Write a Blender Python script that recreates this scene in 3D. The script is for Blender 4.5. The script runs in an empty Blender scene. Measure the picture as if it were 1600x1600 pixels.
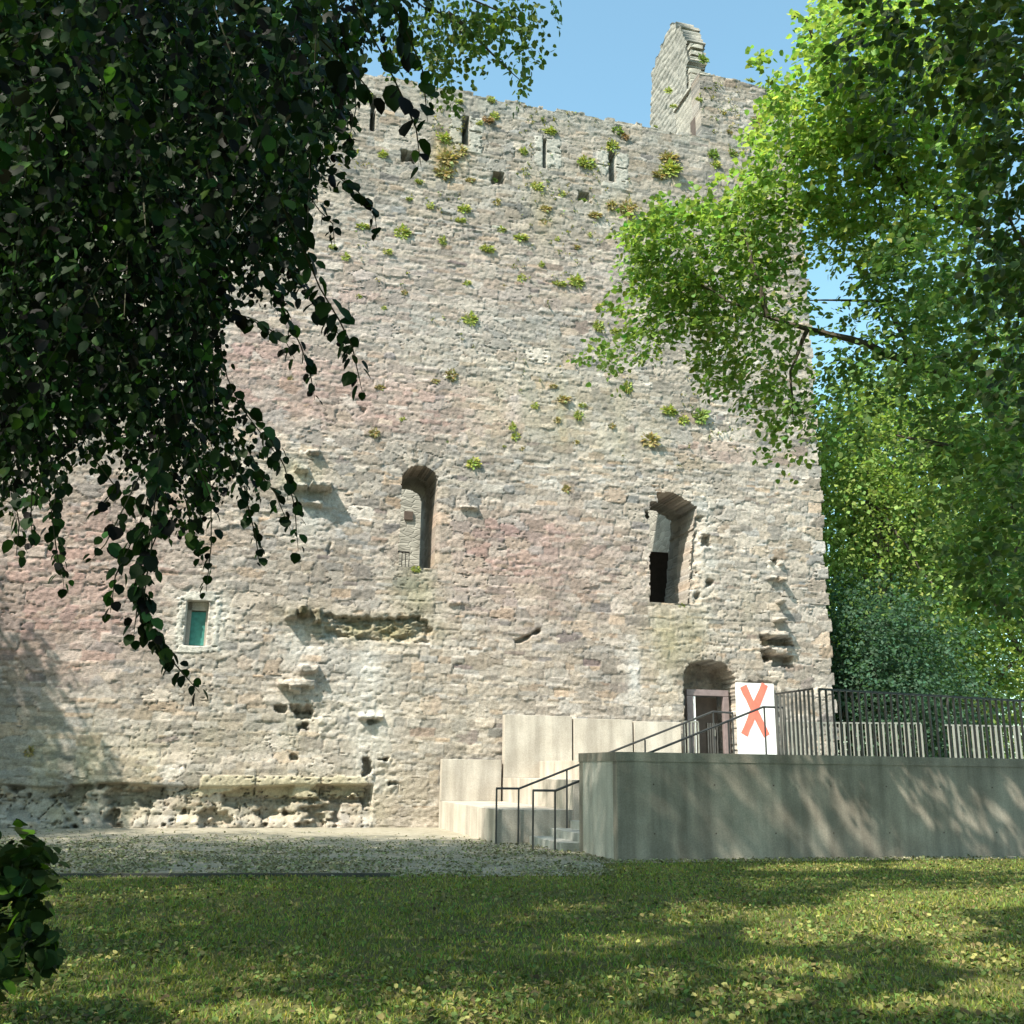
import bpy, math, random
import numpy as np
from mathutils import Matrix
random.seed(7); RNG = np.random.default_rng(11)
sc = bpy.context.scene
# ------------------------------------------------------------------ camera
FPX, HZ = 1600.0, 1205.0
PITCH = math.atan((HZ-800)/FPX); ROLL = math.radians(.7); EYE = 1.5
s_, c_ = math.sin(PITCH), math.cos(PITCH); cr_, sr_ = math.cos(ROLL), math.sin(ROLL)
X0 = np.array([1., 0, 0]); U0 = np.array([0, -s_, c_]); F0 = np.array([0, c_, s_])
CX = cr_*X0 + sr_*U0; CY = -sr_*X0 + cr_*U0
cam_d = bpy.data.cameras.new('camera'); cam = bpy.data.objects.new('camera', cam_d)
sc.collection.objects.link(cam); sc.camera = cam
cam_d.sensor_width = 36; cam_d.lens = 36*FPX/1600; cam_d.clip_start = .05; cam_d.clip_end = 2000
M = Matrix.Identity(4)
for i in range(3):
    M[i][0] = CX[i]; M[i][1] = CY[i]; M[i][2] = -F0[i]
M[2][3] = EYE
cam.matrix_world = M
# ------------------------------------------------------------------ light
TH = math.radians(15)
EU = np.array([math.cos(TH), math.sin(TH), 0]); NV = np.array([math.sin(TH), -math.cos(TH), 0]); P0 = np.array([-1.8, 28.98, 0])
LD = .70*EU - .47*NV + np.array([0, 0, -1.]); LD /= np.linalg.norm(LD)
SUN = -LD
w = bpy.data.worlds.new('World'); sc.world = w; w.use_nodes = True
nt = w.node_tree; bg = nt.nodes['Background']
sky = nt.nodes.new('ShaderNodeTexSky'); sky.sky_type = 'NISHITA'; sky.sun_disc = False
sky.sun_elevation = math.asin(SUN[2]); sky.sun_rotation = math.atan2(SUN[0], SUN[1])
sky.air_density = 1.0; sky.dust_density = 1.6; sky.ozone_density = .35
tint = nt.nodes.new('ShaderNodeVectorMath'); tint.operation = 'MULTIPLY'; tint.inputs[1].default_value = (1.05, 1.33, 1.14)   # brightens the sky and shifts it toward cyan all round
nt.links.new(sky.outputs[0], tint.inputs[0]); nt.links.new(tint.outputs[0], bg.inputs[0]); bg.inputs[1].default_value = .14
sl = bpy.data.lights.new('sun', 'SUN'); sl.energy = 4.6; sl.angle = math.radians(.53); sl.color = (1, .925, .80)
so = bpy.data.objects.new('sun', sl); sc.collection.objects.link(so)
from mathutils import Vector
so.rotation_euler = Vector(SUN).to_track_quat('Z', 'Y').to_euler()
sc.view_settings.view_transform = 'Standard'; sc.view_settings.look = 'None'
sc.view_settings.exposure = 1.06; sc.view_settings.gamma = 1; sc.view_settings.use_curve_mapping = False
sc.cycles.max_bounces = 6; sc.cycles.diffuse_bounces = 3; sc.cycles.transmission_bounces = 3; sc.cycles.glossy_bounces = 2
sc.cycles.sample_clamp_indirect = 4

# ------------------------------------------------------------------ place helpers
def ray(px, py):
    a = (px-800)/FPX; b = (800-py)/FPX
    return CX*a + CY*b + F0
CAMP = np.array([0, 0, EYE])
def at(px, py, d):                       # the point d metres from the lens along a line of sight
    r = ray(px, py); return CAMP + r/np.linalg.norm(r)*d
def uz(px, py, v=0.0):                   # the point of the wall plane (v metres in front of it) seen there
    r = ray(px, py); o = P0 + NV*v
    t = (NV@(o-CAMP))/(NV@r); p = CAMP + r*t - P0
    return float(p@EU), float(p[2])
def ground(px, py, z=0.0):
    r = ray(px, py); t = (z-EYE)/r[2]; return CAMP + r*t
def W(u, v, z): return P0 + EU*u + NV*v + np.array([0, 0, z])
def proj(P):
    q = np.asarray(P) - CAMP; d = q@F0
    d = np.where(d < .05, .05, d)
    return 800 + FPX*(q@CX)/d, 800 - FPX*(q@CY)/d

# ------------------------------------------------------------------ scene-tree helpers
def tag(o, label=None, cat=None, group=None, kind=None):
    if label: o['label'] = label
    if cat: o['category'] = cat
    if group: o['group'] = group
    if kind: o['kind'] = kind
    return o
def empty(name, loc=(0, 0, 0), label=None, cat=None, group=None, kind=None):
    o = bpy.data.objects.new(name, None); o.empty_display_size = .2; o.location = tuple(loc)
    sc.collection.objects.link(o); return tag(o, label, cat, group, kind)
def link(name, me, parent=None, mat=None):
    o = bpy.data.objects.new(name, me); sc.collection.objects.link(o)
    if mat is not None and not me.materials: me.materials.append(mat)
    if parent is not None:
        o.parent = parent; o.matrix_parent_inverse = Matrix.Translation(parent.location).inverted()
    return o
def mesh_np(name, V, quads=None, tris=None, mat=None, col=None, smooth=False):
    me = bpy.data.meshes.new(name)
    nq = 0 if quads is None else len(quads); ntr = 0 if tris is None else len(tris)
    me.vertices.add(len(V)); me.vertices.foreach_set('co', np.ascontiguousarray(V, dtype=np.float32).ravel())
    lv = []
    if nq: lv.append(np.asarray(quads).ravel())
    if ntr: lv.append(np.asarray(tris).ravel())
    lv = np.concatenate(lv).astype(np.int32)
    me.loops.add(len(lv)); me.loops.foreach_set('vertex_index', lv)
    st = np.concatenate([np.arange(nq)*4, nq*4+np.arange(ntr)*3]).astype(np.int32)
    me.polygons.add(nq+ntr); me.polygons.foreach_set('loop_start', st)
    if smooth: me.polygons.foreach_set('use_smooth', np.ones(nq+ntr, dtype=bool))
    if col is not None:
        a = me.color_attributes.new('Col', 'FLOAT_COLOR', 'POINT')
        c4 = np.ones((len(V), 4), np.float32); c4[:, :3] = col; a.data.foreach_set('color', c4.ravel())
    me.update(calc_edges=True)
    if mat is not None: me.materials.append(mat)
    return me
class MB:
    def __init__(self): self.v = []; self.f = []
    def add(self, vs, fs):
        b = len(self.v); self.v += [tuple(map(float, p)) for p in vs]; self.f += [tuple(b+i for i in f) for f in fs]
    def hexa(self, p8): self.add(p8, [(0, 3, 2, 1), (4, 5, 6, 7), (0, 1, 5, 4), (1, 2, 6, 5), (2, 3, 7, 6), (3, 0, 4, 7)])
    def box(self, u0, u1, v0, v1, z0, z1):      # a box in the wall's own axes (v grows toward the viewer)
        self.hexa([W(u0, v1, z0), W(u1, v1, z0), W(u1, v0, z0), W(u0, v0, z0), W(u0, v1, z1), W(u1, v1, z1), W(u1, v0, z1), W(u0, v0, z1)])
    def tube(self, pts, radii, n=6):
        pts = [np.asarray(p, float) for p in pts]
        if not hasattr(radii, '__len__'): radii = [radii]*len(pts)
        rings = []
        for i, p in enumerate(pts):
            d = pts[min(i+1, len(pts)-1)] - pts[max(i-1, 0)]; d /= (np.linalg.norm(d)+1e-9)
            a = np.cross(d, [0, 0, 1.] if abs(d[2]) < .9 else [1., 0, 0]); a /= np.linalg.norm(a); b = np.cross(d, a)
            rings.append([p + radii[i]*(a*math.cos(k*2*math.pi/n)+b*math.sin(k*2*math.pi/n)) for k in range(n)])
        vs = [q for r in rings for q in r]; fs = []
        for i in range(len(pts)-1):
            for k in range(n): fs.append((i*n+k, i*n+(k+1) % n, (i+1)*n+(k+1) % n, (i+1)*n+k))
        fs.append(tuple(range(n))[::-1]); fs.append(tuple((len(pts)-1)*n+k for k in range(n)))
        self.add(vs, fs)
    def build(self, name, mat, parent=None, bevel=0, smooth=False):
        me = bpy.data.meshes.new(name); me.from_pydata(self.v, [], self.f); me.update()
        o = link(name, me, parent, mat)
        if bevel:
            m = o.modifiers.new('bevel', 'BEVEL'); m.width = bevel; m.segments = 2; m.limit_method = 'ANGLE'
        if smooth:
            for p in me.polygons: p.use_smooth = True
        return o

# ------------------------------------------------------------------ noise
def lat(n, seed):
    return np.random.default_rng(seed).random((n, n)).astype(np.float32)
def noise2(x, y, scale, seed):
    T = lat(256, seed); X = x/scale+1000.3; Y = y/scale+1000.7
    xi = np.floor(X).astype(np.int64); yi = np.floor(Y).astype(np.int64); fx = X-xi; fy = Y-yi
    fx = fx*fx*(3-2*fx); fy = fy*fy*(3-2*fy); xi &= 255; yi &= 255; x1 = (xi+1) & 255; y1 = (yi+1) & 255
    return ((T[yi, xi]*(1-fx)+T[yi, x1]*fx)*(1-fy) + (T[y1, xi]*(1-fx)+T[y1, x1]*fx)*fy)*2-1
def fbm(x, y, scale, seed, octs=4, gain=.5):
    r = 0; a = 1; t = 0
    for i in range(octs): r = r + a*noise2(x, y, scale/2**i, seed+i*17); t += a; a *= gain
    return r/t
def sstep(a, b, x):
    t = np.clip((x-a)/(b-a), 0, 1); return t*t*(3-2*t)

# ------------------------------------------------------------------ materials
def N(nt, t, **k):
    n = nt.nodes.new(t)
    for a, b in k.items(): setattr(n, a, b)
    return n
def mat_base(name, rough=.8, spec=.3):
    m = bpy.data.materials.new(name); m.use_nodes = True; b = m.node_tree.nodes['Principled BSDF']
    b.inputs['Roughness'].default_value = rough; b.inputs['Specular IOR Level'].default_value = spec
    return m, m.node_tree, b
def noise_mix(nt, c1, c2, scale, lo=.35, hi=.65, detail=6, stretch=None, coord='Object'):
    tc = N(nt, 'ShaderNodeTexCoord'); nz = N(nt, 'ShaderNodeTexNoise'); nz.inputs['Scale'].default_value = scale; nz.inputs['Detail'].default_value = detail
    mp = N(nt, 'ShaderNodeMapping')
    if stretch: mp.inputs['Scale'].default_value = stretch
    nt.links.new(tc.outputs[coord], mp.inputs[0]); nt.links.new(mp.outputs[0], nz.inputs[0])
    mr = N(nt, 'ShaderNodeMapRange'); mr.inputs[1].default_value = lo; mr.inputs[2].default_value = hi
    nt.links.new(nz.outputs[0], mr.inputs[0])
    mx = N(nt, 'ShaderNodeMix', data_type='RGBA'); nt.links.new(mr.outputs[0], mx.inputs[0])
    for i, c in ((6, c1), (7, c2)):
        if isinstance(c, tuple): mx.inputs[i].default_value = (*c, 1)
        else: nt.links.new(c, mx.inputs[i])
    return mx.outputs[2], nz, mp
def add_bump(nt, b, scale, strength, dist=.02, detail=8):
    tc = N(nt, 'ShaderNodeTexCoord'); nz = N(nt, 'ShaderNodeTexNoise'); nz.inputs['Scale'].default_value = scale; nz.inputs['Detail'].default_value = detail
    nt.links.new(tc.outputs['Object'], nz.inputs[0]); bp = N(nt, 'ShaderNodeBump'); bp.inputs['Strength'].default_value = strength; bp.inputs['Distance'].default_value = dist
    nt.links.new(nz.outputs[0], bp.inputs['Height']); nt.links.new(bp.outputs[0], b.inputs['Normal']); return bp
def mul(nt, a, f0, f1, fac):             # a times a value that runs f0..f1 with fac
    mr = N(nt, 'ShaderNodeMapRange'); mr.inputs[1].default_value = .3; mr.inputs[2].default_value = .7; mr.inputs[3].default_value = f0; mr.inputs[4].default_value = f1
    nt.links.new(fac, mr.inputs[0]); v = N(nt, 'ShaderNodeVectorMath', operation='SCALE'); nt.links.new(a, v.inputs[0]); nt.links.new(mr.outputs[0], v.inputs['Scale']); return v.outputs[0]

def stone_mat():
    m, nt, b = mat_base('rubble_stone', .92, .2)
    at_ = N(nt, 'ShaderNodeAttribute', attribute_name='Col'); tc = N(nt, 'ShaderNodeTexCoord')
    n1 = N(nt, 'ShaderNodeTexNoise'); n1.inputs['Scale'].default_value = 9; n1.inputs['Detail'].default_value = 9; n1.inputs['Roughness'].default_value = .7
    nt.links.new(tc.outputs['Object'], n1.inputs[0])
    c0 = mul(nt, at_.outputs[0], .74, 1.26, n1.outputs[0])
    n3 = N(nt, 'ShaderNodeTexNoise'); n3.inputs['Scale'].default_value = 34; n3.inputs['Detail'].default_value = 5; nt.links.new(tc.outputs['Object'], n3.inputs[0])
    c = mul(nt, c0, .84, 1.16, n3.outputs[0])
    nt.links.new(c, b.inputs[0])
    mp = N(nt, 'ShaderNodeMapping'); mp.inputs['Scale'].default_value = (1, 1, 2.6); nt.links.new(tc.outputs['Object'], mp.inputs[0])
    n2 = N(nt, 'ShaderNodeTexNoise'); n2.inputs['Scale'].default_value = 14; n2.inputs['Detail'].default_value = 7; n2.inputs['Roughness'].default_value = .62
    nt.links.new(mp.outputs[0], n2.inputs[0])
    bp = N(nt, 'ShaderNodeBump'); bp.inputs['Strength'].default_value = .6; bp.inputs['Distance'].default_value = .03
    nt.links.new(n2.outputs[0], bp.inputs['Height']); nt.links.new(bp.outputs[0], b.inputs['Normal'])
    return m
M_STONE = stone_mat()
def rubble_mat():                         # plain walls seen far inside or edge-on
    m, nt, b = mat_base('plain_rubble', .92, .2)
    tc = N(nt, 'ShaderNodeTexCoord'); mp = N(nt, 'ShaderNodeMapping'); mp.inputs['Scale'].default_value = (1.7, 1.7, 4.2); nt.links.new(tc.outputs['Object'], mp.inputs[0])
    vo = N(nt, 'ShaderNodeTexVoronoi'); vo.inputs['Scale'].default_value = 1.3; nt.links.new(mp.outputs[0], vo.inputs[0])
    vd = N(nt, 'ShaderNodeTexVoronoi', feature='DISTANCE_TO_EDGE'); vd.inputs['Scale'].default_value = 1.3; nt.links.new(mp.outputs[0], vd.inputs[0])
    c, nz, _ = noise_mix(nt, (.25, .235, .205), (.36, .34, .30), 1.4)
    c2 = mul(nt, c, .85, 1.15, vo.outputs['Color']); nt.links.new(c2, b.inputs[0])
    mr = N(nt, 'ShaderNodeMapRange'); mr.inputs[2].default_value = .12; nt.links.new(vd.outputs[0], mr.inputs[0])
    bp = N(nt, 'ShaderNodeBump'); bp.inputs['Strength'].default_value = .6; bp.inputs['Distance'].default_value = .03
    nt.links.new(mr.outputs[0], bp.inputs['Height']); nt.links.new(bp.outputs[0], b.inputs['Normal']); return m
M_PLAIN = rubble_mat()
def concrete_mat(name, c1, c2, streak=.75):
    m, nt, b = mat_base(name, .85, .3)
    c, nz, _ = noise_mix(nt, c1, c2, 1.6, .3, .7, 8)
    st, nz2, _ = noise_mix(nt, (streak,)*3, (1.05,)*3, 1.0, .38, .62, 6, stretch=(3.2, 3.2, .35))
    mm = N(nt, 'ShaderNodeMix', data_type='RGBA', blend_type='MULTIPLY'); mm.inputs[0].default_value = 1
    nt.links.new(c, mm.inputs[6]); nt.links.new(st, mm.inputs[7])
    sp, nz3, _ = noise_mix(nt, (.86,)*3, (1.08,)*3, 40, .35, .65, 4)
    m2 = N(nt, 'ShaderNodeMix', data_type='RGBA', blend_type='MULTIPLY'); m2.inputs[0].default_value = 1
    nt.links.new(mm.outputs[2], m2.inputs[6]); nt.links.new(sp, m2.inputs[7]); nt.links.new(m2.outputs[2], b.inputs[0])
    add_bump(nt, b, 30, .35, .01); return m
M_CONC = concrete_mat('weathered_concrete', (.235, .205, .165), (.345, .31, .255), .66)
M_CONC_SKYLIT = concrete_mat('skylit_concrete', (.40, .375, .32), (.50, .475, .415), .8)  # lighter copy: the end face's sky-lit paleness put into the colour
M_PALE = concrete_mat('pale_concrete', (.41, .365, .31), (.53, .48, .42), .74)
M_STEP = concrete_mat('step_concrete', (.34, .34, .31), (.44, .43, .39), .75)
def plain(name, c, rough=.5, spec=.4, metal=0, var=.12, bump=0):
    m, nt, b = mat_base(name, rough, spec); b.inputs['Metallic'].default_value = metal
    o, nz, _ = noise_mix(nt, tuple(x*(1-var) for x in c), tuple(min(1, x*(1+var)) for x in c), 6)
    nt.links.new(o, b.inputs[0])
    if bump: add_bump(nt, b, 40, bump, .01)
    return m
M_STEEL = plain('dark_painted_steel', (.035, .036, .036), .45, .5)
M_BAR = plain('galvanised_bar', (.09, .09, .085), .55, .4)
M_GREYBAR = plain('pale_steel_bar', (.24, .24, .21), .5, .4)
M_WHITE = plain('white_paint', (.8, .8, .79), .5, .4, var=.03)
M_RED = plain('red_tape', (.75, .17, .12), .55, .3, var=.08)
M_TEAL = plain('teal_paint', (.05, .22, .19), .6, .4, var=.25)
M_FRAME = plain('pinkish_door_frame', (.21, .165, .165), .6, .3)
M_DARKWOOD_SHADE = plain('door_wood_and_shade', (.085, .062, .05), .7, .3)  # door wood; also stands for shade in holes and behind the right window
M_BARK = plain('bark', (.10, .085, .065), .9, .2, var=.35, bump=.8)
M_TWIG = plain('twig', (.035, .035, .018), .8, .2)
def leaf_mat(name, trans=.35, rough=.45, spec=.35):
    m, nt, b = mat_base(name, rough, spec); at_ = N(nt, 'ShaderNodeAttribute', attribute_name='Col')
    nt.links.new(at_.outputs[0], b.inputs[0])
    tr = N(nt, 'ShaderNodeBsdfTranslucent'); v = N(nt, 'ShaderNodeMix', data_type='RGBA', blend_type='MULTIPLY'); v.inputs[0].default_value = 1
    nt.links.new(at_.outputs[0], v.inputs[6]); v.inputs[7].default_value = (1.4, 1.5, .7, 1); nt.links.new(v.outputs[2], tr.inputs[0])
    mx = N(nt, 'ShaderNodeMixShader'); mx.inputs[0].default_value = trans
    nt.links.new(b.outputs[0], mx.inputs[1]); nt.links.new(tr.outputs[0], mx.inputs[2]); nt.links.new(mx.outputs[0], nt.nodes['Material Output'].inputs[0]); return m
M_LEAF = leaf_mat('lime_leaf', .28, .5, .06); M_LEAFB = leaf_mat('bright_lime_leaf', .48, .5, .2); M_LITTER = leaf_mat('fallen_leaf', .05, .7, .2)
M_GRASS = leaf_mat('grass_blade', .3, .6, .25); M_WEED = leaf_mat('wall_weed', .3, .6, .2)

# ------------------------------------------------------------------ sky is the world; ground
def ground_mat(name, cols, sc1, bumpd=.03, bs=18):
    m, nt, b = mat_base(name, .95, .15)
    a, _, _ = noise_mix(nt, cols[0], cols[1], sc1, .35, .65, 8)
    c, _, _ = noise_mix(nt, a, cols[2], sc1*6, .45, .7, 8)
    d, _, _ = noise_mix(nt, c, cols[3], 35, .55, .68, 4)
    nt.links.new(d, b.inputs[0]); add_bump(nt, b, bs, .8, bumpd, 10); return m
M_SOIL = ground_mat('lawn_soil', ((.06, .075, .02), (.09, .105, .028), (.10, .085, .04), (.14, .13, .06)), .5)
M_PATH = ground_mat('pale_gravel', ((.34, .31, .25), (.30, .27, .21), (.20, .185, .135), (.38, .35, .29)), .7, .015, 45)
xs = np.concatenate([[-900, -300, -100, -40], np.linspace(-20, 20, 160), [40, 100, 300, 900]])
ys = np.concatenate([[-900, -300, -60, -10], np.linspace(2, 26, 110), [40, 100, 300, 900]])
GX, GY = np.meshgrid(xs, ys)
lawn_edge = lambda x: 15.9 + .14*x
fade = sstep(0, 2.5, lawn_edge(GX)-GY)*sstep(-20, -12, GX)*(1-sstep(12, 20, GX))*sstep(0, 4, GY)
GZ = (.05*fbm(GX, GY, 3.5, 5, 3)+.02*fbm(GX, GY, .6, 9, 3))*fade
def gz(x, y):
    f = sstep(0, 2.5, lawn_edge(x)-y)*sstep(-20, -12, x)*(1-sstep(12, 20, x))*sstep(0, 4, y)
    return (.05*fbm(x, y, 3.5, 5, 3)+.02*fbm(x, y, .6, 9, 3))*f
def grid_quads(nr, nc):
    i = np.arange(nr*nc).reshape(nr, nc); return np.stack([i[:-1, :-1], i[:-1, 1:], i[1:, 1:], i[1:, :-1]], -1).reshape(-1, 4)
me = mesh_np('lawn_ground', np.stack([GX, GY, GZ], -1).reshape(-1, 3), grid_quads(*GX.shape), mat=M_SOIL, smooth=True)
tag(link('ground', me), kind='structure')
# path: a sheet from the lawn edge to the wall
px_ = np.linspace(-30, 26, 240)
edge = lawn_edge(px_)+.10*fbm(px_, px_*0, 1.1, 77, 4)
edge = np.where(px_ > 1.6, np.maximum(edge, 18.35+.262*(px_-1.6)), edge)
rows = [edge + k/6*(36-edge) for k in range(7)]
PV = np.stack([np.stack([px_, r, np.full_like(px_, .004)], -1) for r in rows])
me = mesh_np('path', PV.reshape(-1, 3), grid_quads(7, 240), mat=M_PATH); tag(link('path', me), kind='structure')
mb = MB(); pts = [(x, lawn_edge(x)+.02, .0) for x in np.linspace(-6.6, -1.7, 12)]
for a, b in zip(pts[:-1], pts[1:]): mb.hexa([(a[0], a[1]-.012, -.05), (b[0], b[1]-.012, -.05), (b[0], b[1]+.012, -.05), (a[0], a[1]+.012, -.05), (a[0], a[1]-.012, .05), (b[0], b[1]-.012, .05), (b[0], b[1]+.012, .05), (a[0], a[1]+.012, .05)])
tag(mb.build('lawn_edging', M_STEEL), 'thin dark metal strip edging the lawn where it meets the leafy path', 'edging')

# ------------------------------------------------------------------ the keep: one relief of stones
keep = empty('castle_keep', P0, 'tall ruined grey rubble stone castle keep with arched openings and a broken turret', 'castle')
DU = .034; U_A, U_B, Z_A, Z_B = -14.0, 12.55, -.1, 26.1
us = np.arange(U_A, U_B, DU); zs = np.arange(Z_A, Z_B, DU); NU, NZ = len(us), len(zs)
UU, ZZ = np.meshgrid(us, zs); UU = UU.astype(np.float32); ZZ = ZZ.astype(np.float32)
WU = UU + .055*fbm(UU, ZZ, .55, 21, 3); WZ = ZZ + .040*fbm(UU, ZZ, .7, 31, 3) + .10*noise2(UU, ZZ, 3.5, 35)
def A(px, py): return uz(px, py)
# stones: u, z, half-length, half-height, angle, style
S = []
rr = random.Random(5)
z = -.1
while z < 26.3:
    zone_big = (z < 1.3) or (7.5 < z < 9.2) or (11.5 < z < 14)
    h = rr.uniform(.06, .13) if rr.random() < .64 else rr.uniform(.15, .30)
    if zone_big: h *= 1.12
    u = -14.3 + rr.random()*.4; ph = rr.random()*9
    while u < 12.9:
        L = min(h*rr.uniform(1.3, 5.2 if h < .13 else 3.0), .95); L = max(L, .13)
        hh = h
        if h > .2 and rr.random() < .35:
            hh = h/2
            S.append([u+L/2, z+h*.75+rr.gauss(0, .006), L/2, hh/2, rr.gauss(0, .02), 0])
            S.append([u+L*.45, z+h*.25, L/2*rr.uniform(.8, 1), hh/2, rr.gauss(0, .02), 0])
        else:
            S.append([u+L/2, z+h/2+rr.gauss(0, .012), L/2, h/2*rr.uniform(.9, 1.12), rr.gauss(0, .035), 0])
        u += L*.985
    z += h*.985
def inbox(u, z, a, pad=0): return a[0]-pad < u < a[1]+pad and a[2]-pad < z < a[3]+pad
win_l = dict(c=(-.93, 9.62), r=.50, zb=7.11); win_r = dict(c=(6.98, 9.05), r=.80, zb=6.50)
nb = 0
for _ in range(2300):                     # boulders that break the courses
    u = rr.uniform(-14, 12.2); z = rr.uniform(.2, 25)
    dens = .25 + .5*(11 < z < 15.5) + .4*(7 < z < 9.5) + .35*(z < 2) + .2*(u < -5)
    if rr.random() > dens: continue
    S.append([u, z, rr.uniform(.18, .46), rr.uniform(.11, .25), rr.gauss(0, .07), 1]); nb += 1
cu, cz = win_l['c']; Rw = win_l['r']
for k in range(17):                       # voussoirs
    a = math.pi*(k+.5)/17; S.append([cu+(Rw+.24)*math.cos(a), cz+(Rw+.24)*math.sin(a), .25, (Rw+.24)*math.pi/34*.98, a, 2])
for k in range(6):
    for sgn in (-1, 1): S.append([cu+sgn*(Rw+.2), cz-.25-k*.38, .2+.08*(k % 2), .185, 0, 2])
dcu, dcz = uz(1114, 1078)
for k in range(15):
    a = math.pi*(k+.5)/15; S.append([dcu+1.0*math.cos(a), dcz+.15+.75*math.sin(a), .2, .085, a, 2])
slits = [(580, 586, 150, 205), (722, 733, 180, 228), (951, 962, 236, 285), (849, 854, 217, 262)]
slit_uz = []
for x0, x1, y0, y1 in slits:
    (ua, zt), (ub, zb) = uz(x0, y0), uz(x1, y1); um = (ua+ub)/2; slit_uz.append((um, zb, zt, abs(x1-x0)/52))
for i in (1, 2):
    um, zb, zt, wd = slit_uz[i]
    for k in range(2):
        hh = (zt-zb)/2
        S.append([um-.32, zb+hh*(k+.5), .2, hh/2*.98, 0, 3]); S.append([um+.33, zb+hh*(k+.5), .2+.04*k, hh/2*.98, 0, 3])
    S.append([um+.1, zb-.13, .42, .1, 0, 3])
um, zb, zt, wd = slit_uz[3]
for k in range(2): S.append([um+.3, zb+.3+.55*k, .24, .25, 0, 3]); S.append([um-.22, zb+.3+.55*k, .14, .25, 0, 3])
def srect(x0, x1, y0, y1, st):
    (a, b), (c, d) = uz(x0, y1), uz(x1, y0); S.append([(a+c)/2, (b+d)/2, (c-a)/2, (d-b)/2, 0, st]); 
for q in ((400, 500, 1215, 1246), (503, 574, 1213, 1247), (300, 398, 1213, 1244)): srect(*q, 4)
for q in ((623, 668, 1215, 1256), (582, 620, 1242, 1268), (600, 688, 1262, 1276), (582, 640, 1277, 1291), (642, 690, 1278, 1291), (575, 622, 1212, 1240)): srect(*q, 5)
srect(273, 288, 940, 1010, 3); srect(331, 345, 935, 1012, 3); srect(276, 340, 1010, 1019, 3); srect(276, 342, 925, 937, 3)
for k, zz_ in enumerate(np.arange(.2, 25.5, .42)): S.append([12.15-.12*(k % 2), zz_, .3+.12*(k % 2), .2, 0, 6])   # quoins
for k, zz_ in enumerate(np.arange(23.2, 25.5, .36)): S.append([8.75+.1*(k % 2), zz_, .26+.1*(k % 2), .17, 0, 6])
nS = len(S); S = np.array(S)
F1 = np.full((NZ, NU), 9., np.float32); F2 = np.full((NZ, NU), 9., np.float32); ID = np.zeros((NZ, NU), np.int32)
bias = {0: 0, 1: .35, 2: .45, 3: .5, 4: .5, 5: .45, 6: .4}
for i in range(nS):
    u, z, a, b, an, st = S[i]; R_ = (max(a, b)*1.45+.08)
    rz = (b if abs(math.sin(an)) < .3 else max(a, b))*1.45+.16
    j0, j1 = int((z-rz-Z_A)/DU), int((z+rz-Z_A)/DU)+1; i0, i1 = int((u-R_-U_A)/DU), int((u+R_-U_A)/DU)+1
    j0 = max(j0, 0); i0 = max(i0, 0); j1 = min(j1, NZ); i1 = min(i1, NU)
    if j1 <= j0 or i1 <= i0: continue
    if st >= 3: du = UU[j0:j1, i0:i1]-u; dz = ZZ[j0:j1, i0:i1]-z
    else: du = WU[j0:j1, i0:i1]-u; dz = WZ[j0:j1, i0:i1]-z
    ca, sa = math.cos(an), math.sin(an); x = np.abs(du*ca+dz*sa)/a; y = np.abs(-du*sa+dz*ca)/b
    pw = 3 if st == 1 else 5 if st < 3 else 10
    d = (x**pw+y**pw)**(1/pw); B = bias[int(st)]; d = np.where(d < 1.08, d-B, d+.3 if B else d)
    f1 = F1[j0:j1, i0:i1]; f2 = F2[j0:j1, i0:i1]; idd = ID[j0:j1, i0:i1]
    c = d < f1; f2[:] = np.where(c, f1, np.minimum(f2, d)); f1[:] = np.where(c, d, f1); idd[:] = np.where(c, i, idd)
EDG = F2-F1; styl = S[ID, 5].astype(int)
rs = np.random.default_rng(3)
offs = rs.normal(0, .008, nS); offs[S[:, 5] == 1] *= .6; offs[S[:, 5] == 4] = .05; offs[S[:, 5] == 3] = .02; offs[S[:, 5] == 5] = .01; offs[S[:, 5] == 6] = rs.normal(.01, .015, (S[:, 5] == 6).sum())
tu = rs.normal(0, .024, nS); tz = rs.normal(0, .042, nS)
for k in (3, 4, 5): tu[S[:, 5] == k] *= .1; tz[S[:, 5] == k] *= .1
g = sstep(.0, .075, EDG)*sstep(1.25, .98, F1+np.array([bias[k] for k in range(7)])[styl])
jm = sstep(-.35, .45, fbm(UU, ZZ, 2.2, 41, 4))
joint = .012+.032*jm
Wd = offs[ID]*g + g*((UU-S[ID, 0])*tu[ID]+(ZZ-S[ID, 1])*tz[ID]) - joint*(1-g)
Wd += .0095*fbm(UU, ZZ*2.8, .25, 51, 4, .65) + .05*fbm(UU, ZZ, 3.5, 61, 3) + .012*noise2(UU, ZZ, .07, 71)
# ragged horizontal slate edges
Wd += .020*np.clip(noise2(UU*.22, ZZ, .06, 81), 0, 1)*sstep(-.2, .4, fbm(UU, ZZ, 2.6, 85, 3))
HOLE = np.zeros_like(UU, bool)
FZ = fbm(UU, ZZ, .16, 91, 3)
def bmask(x0, x1, y0, y1, rough=.06, soft=.03):
    (a, b), (c, d) = uz(x0, y1), uz(x1, y0)
    e = np.minimum(np.minimum(UU-a, c-UU), np.minimum(ZZ-b, d-ZZ)) + rough*FZ
    return sstep(0, soft, e)
def relief(x0, x1, y0, y1, dep, rough=.05, amp=.3):
    global Wd
    m = bmask(x0, x1, y0, y1, rough); Wd = Wd*(1-m)+m*(dep*(1+amp*fbm(UU, ZZ, .25, 97, 3))+Wd*.6)
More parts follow.
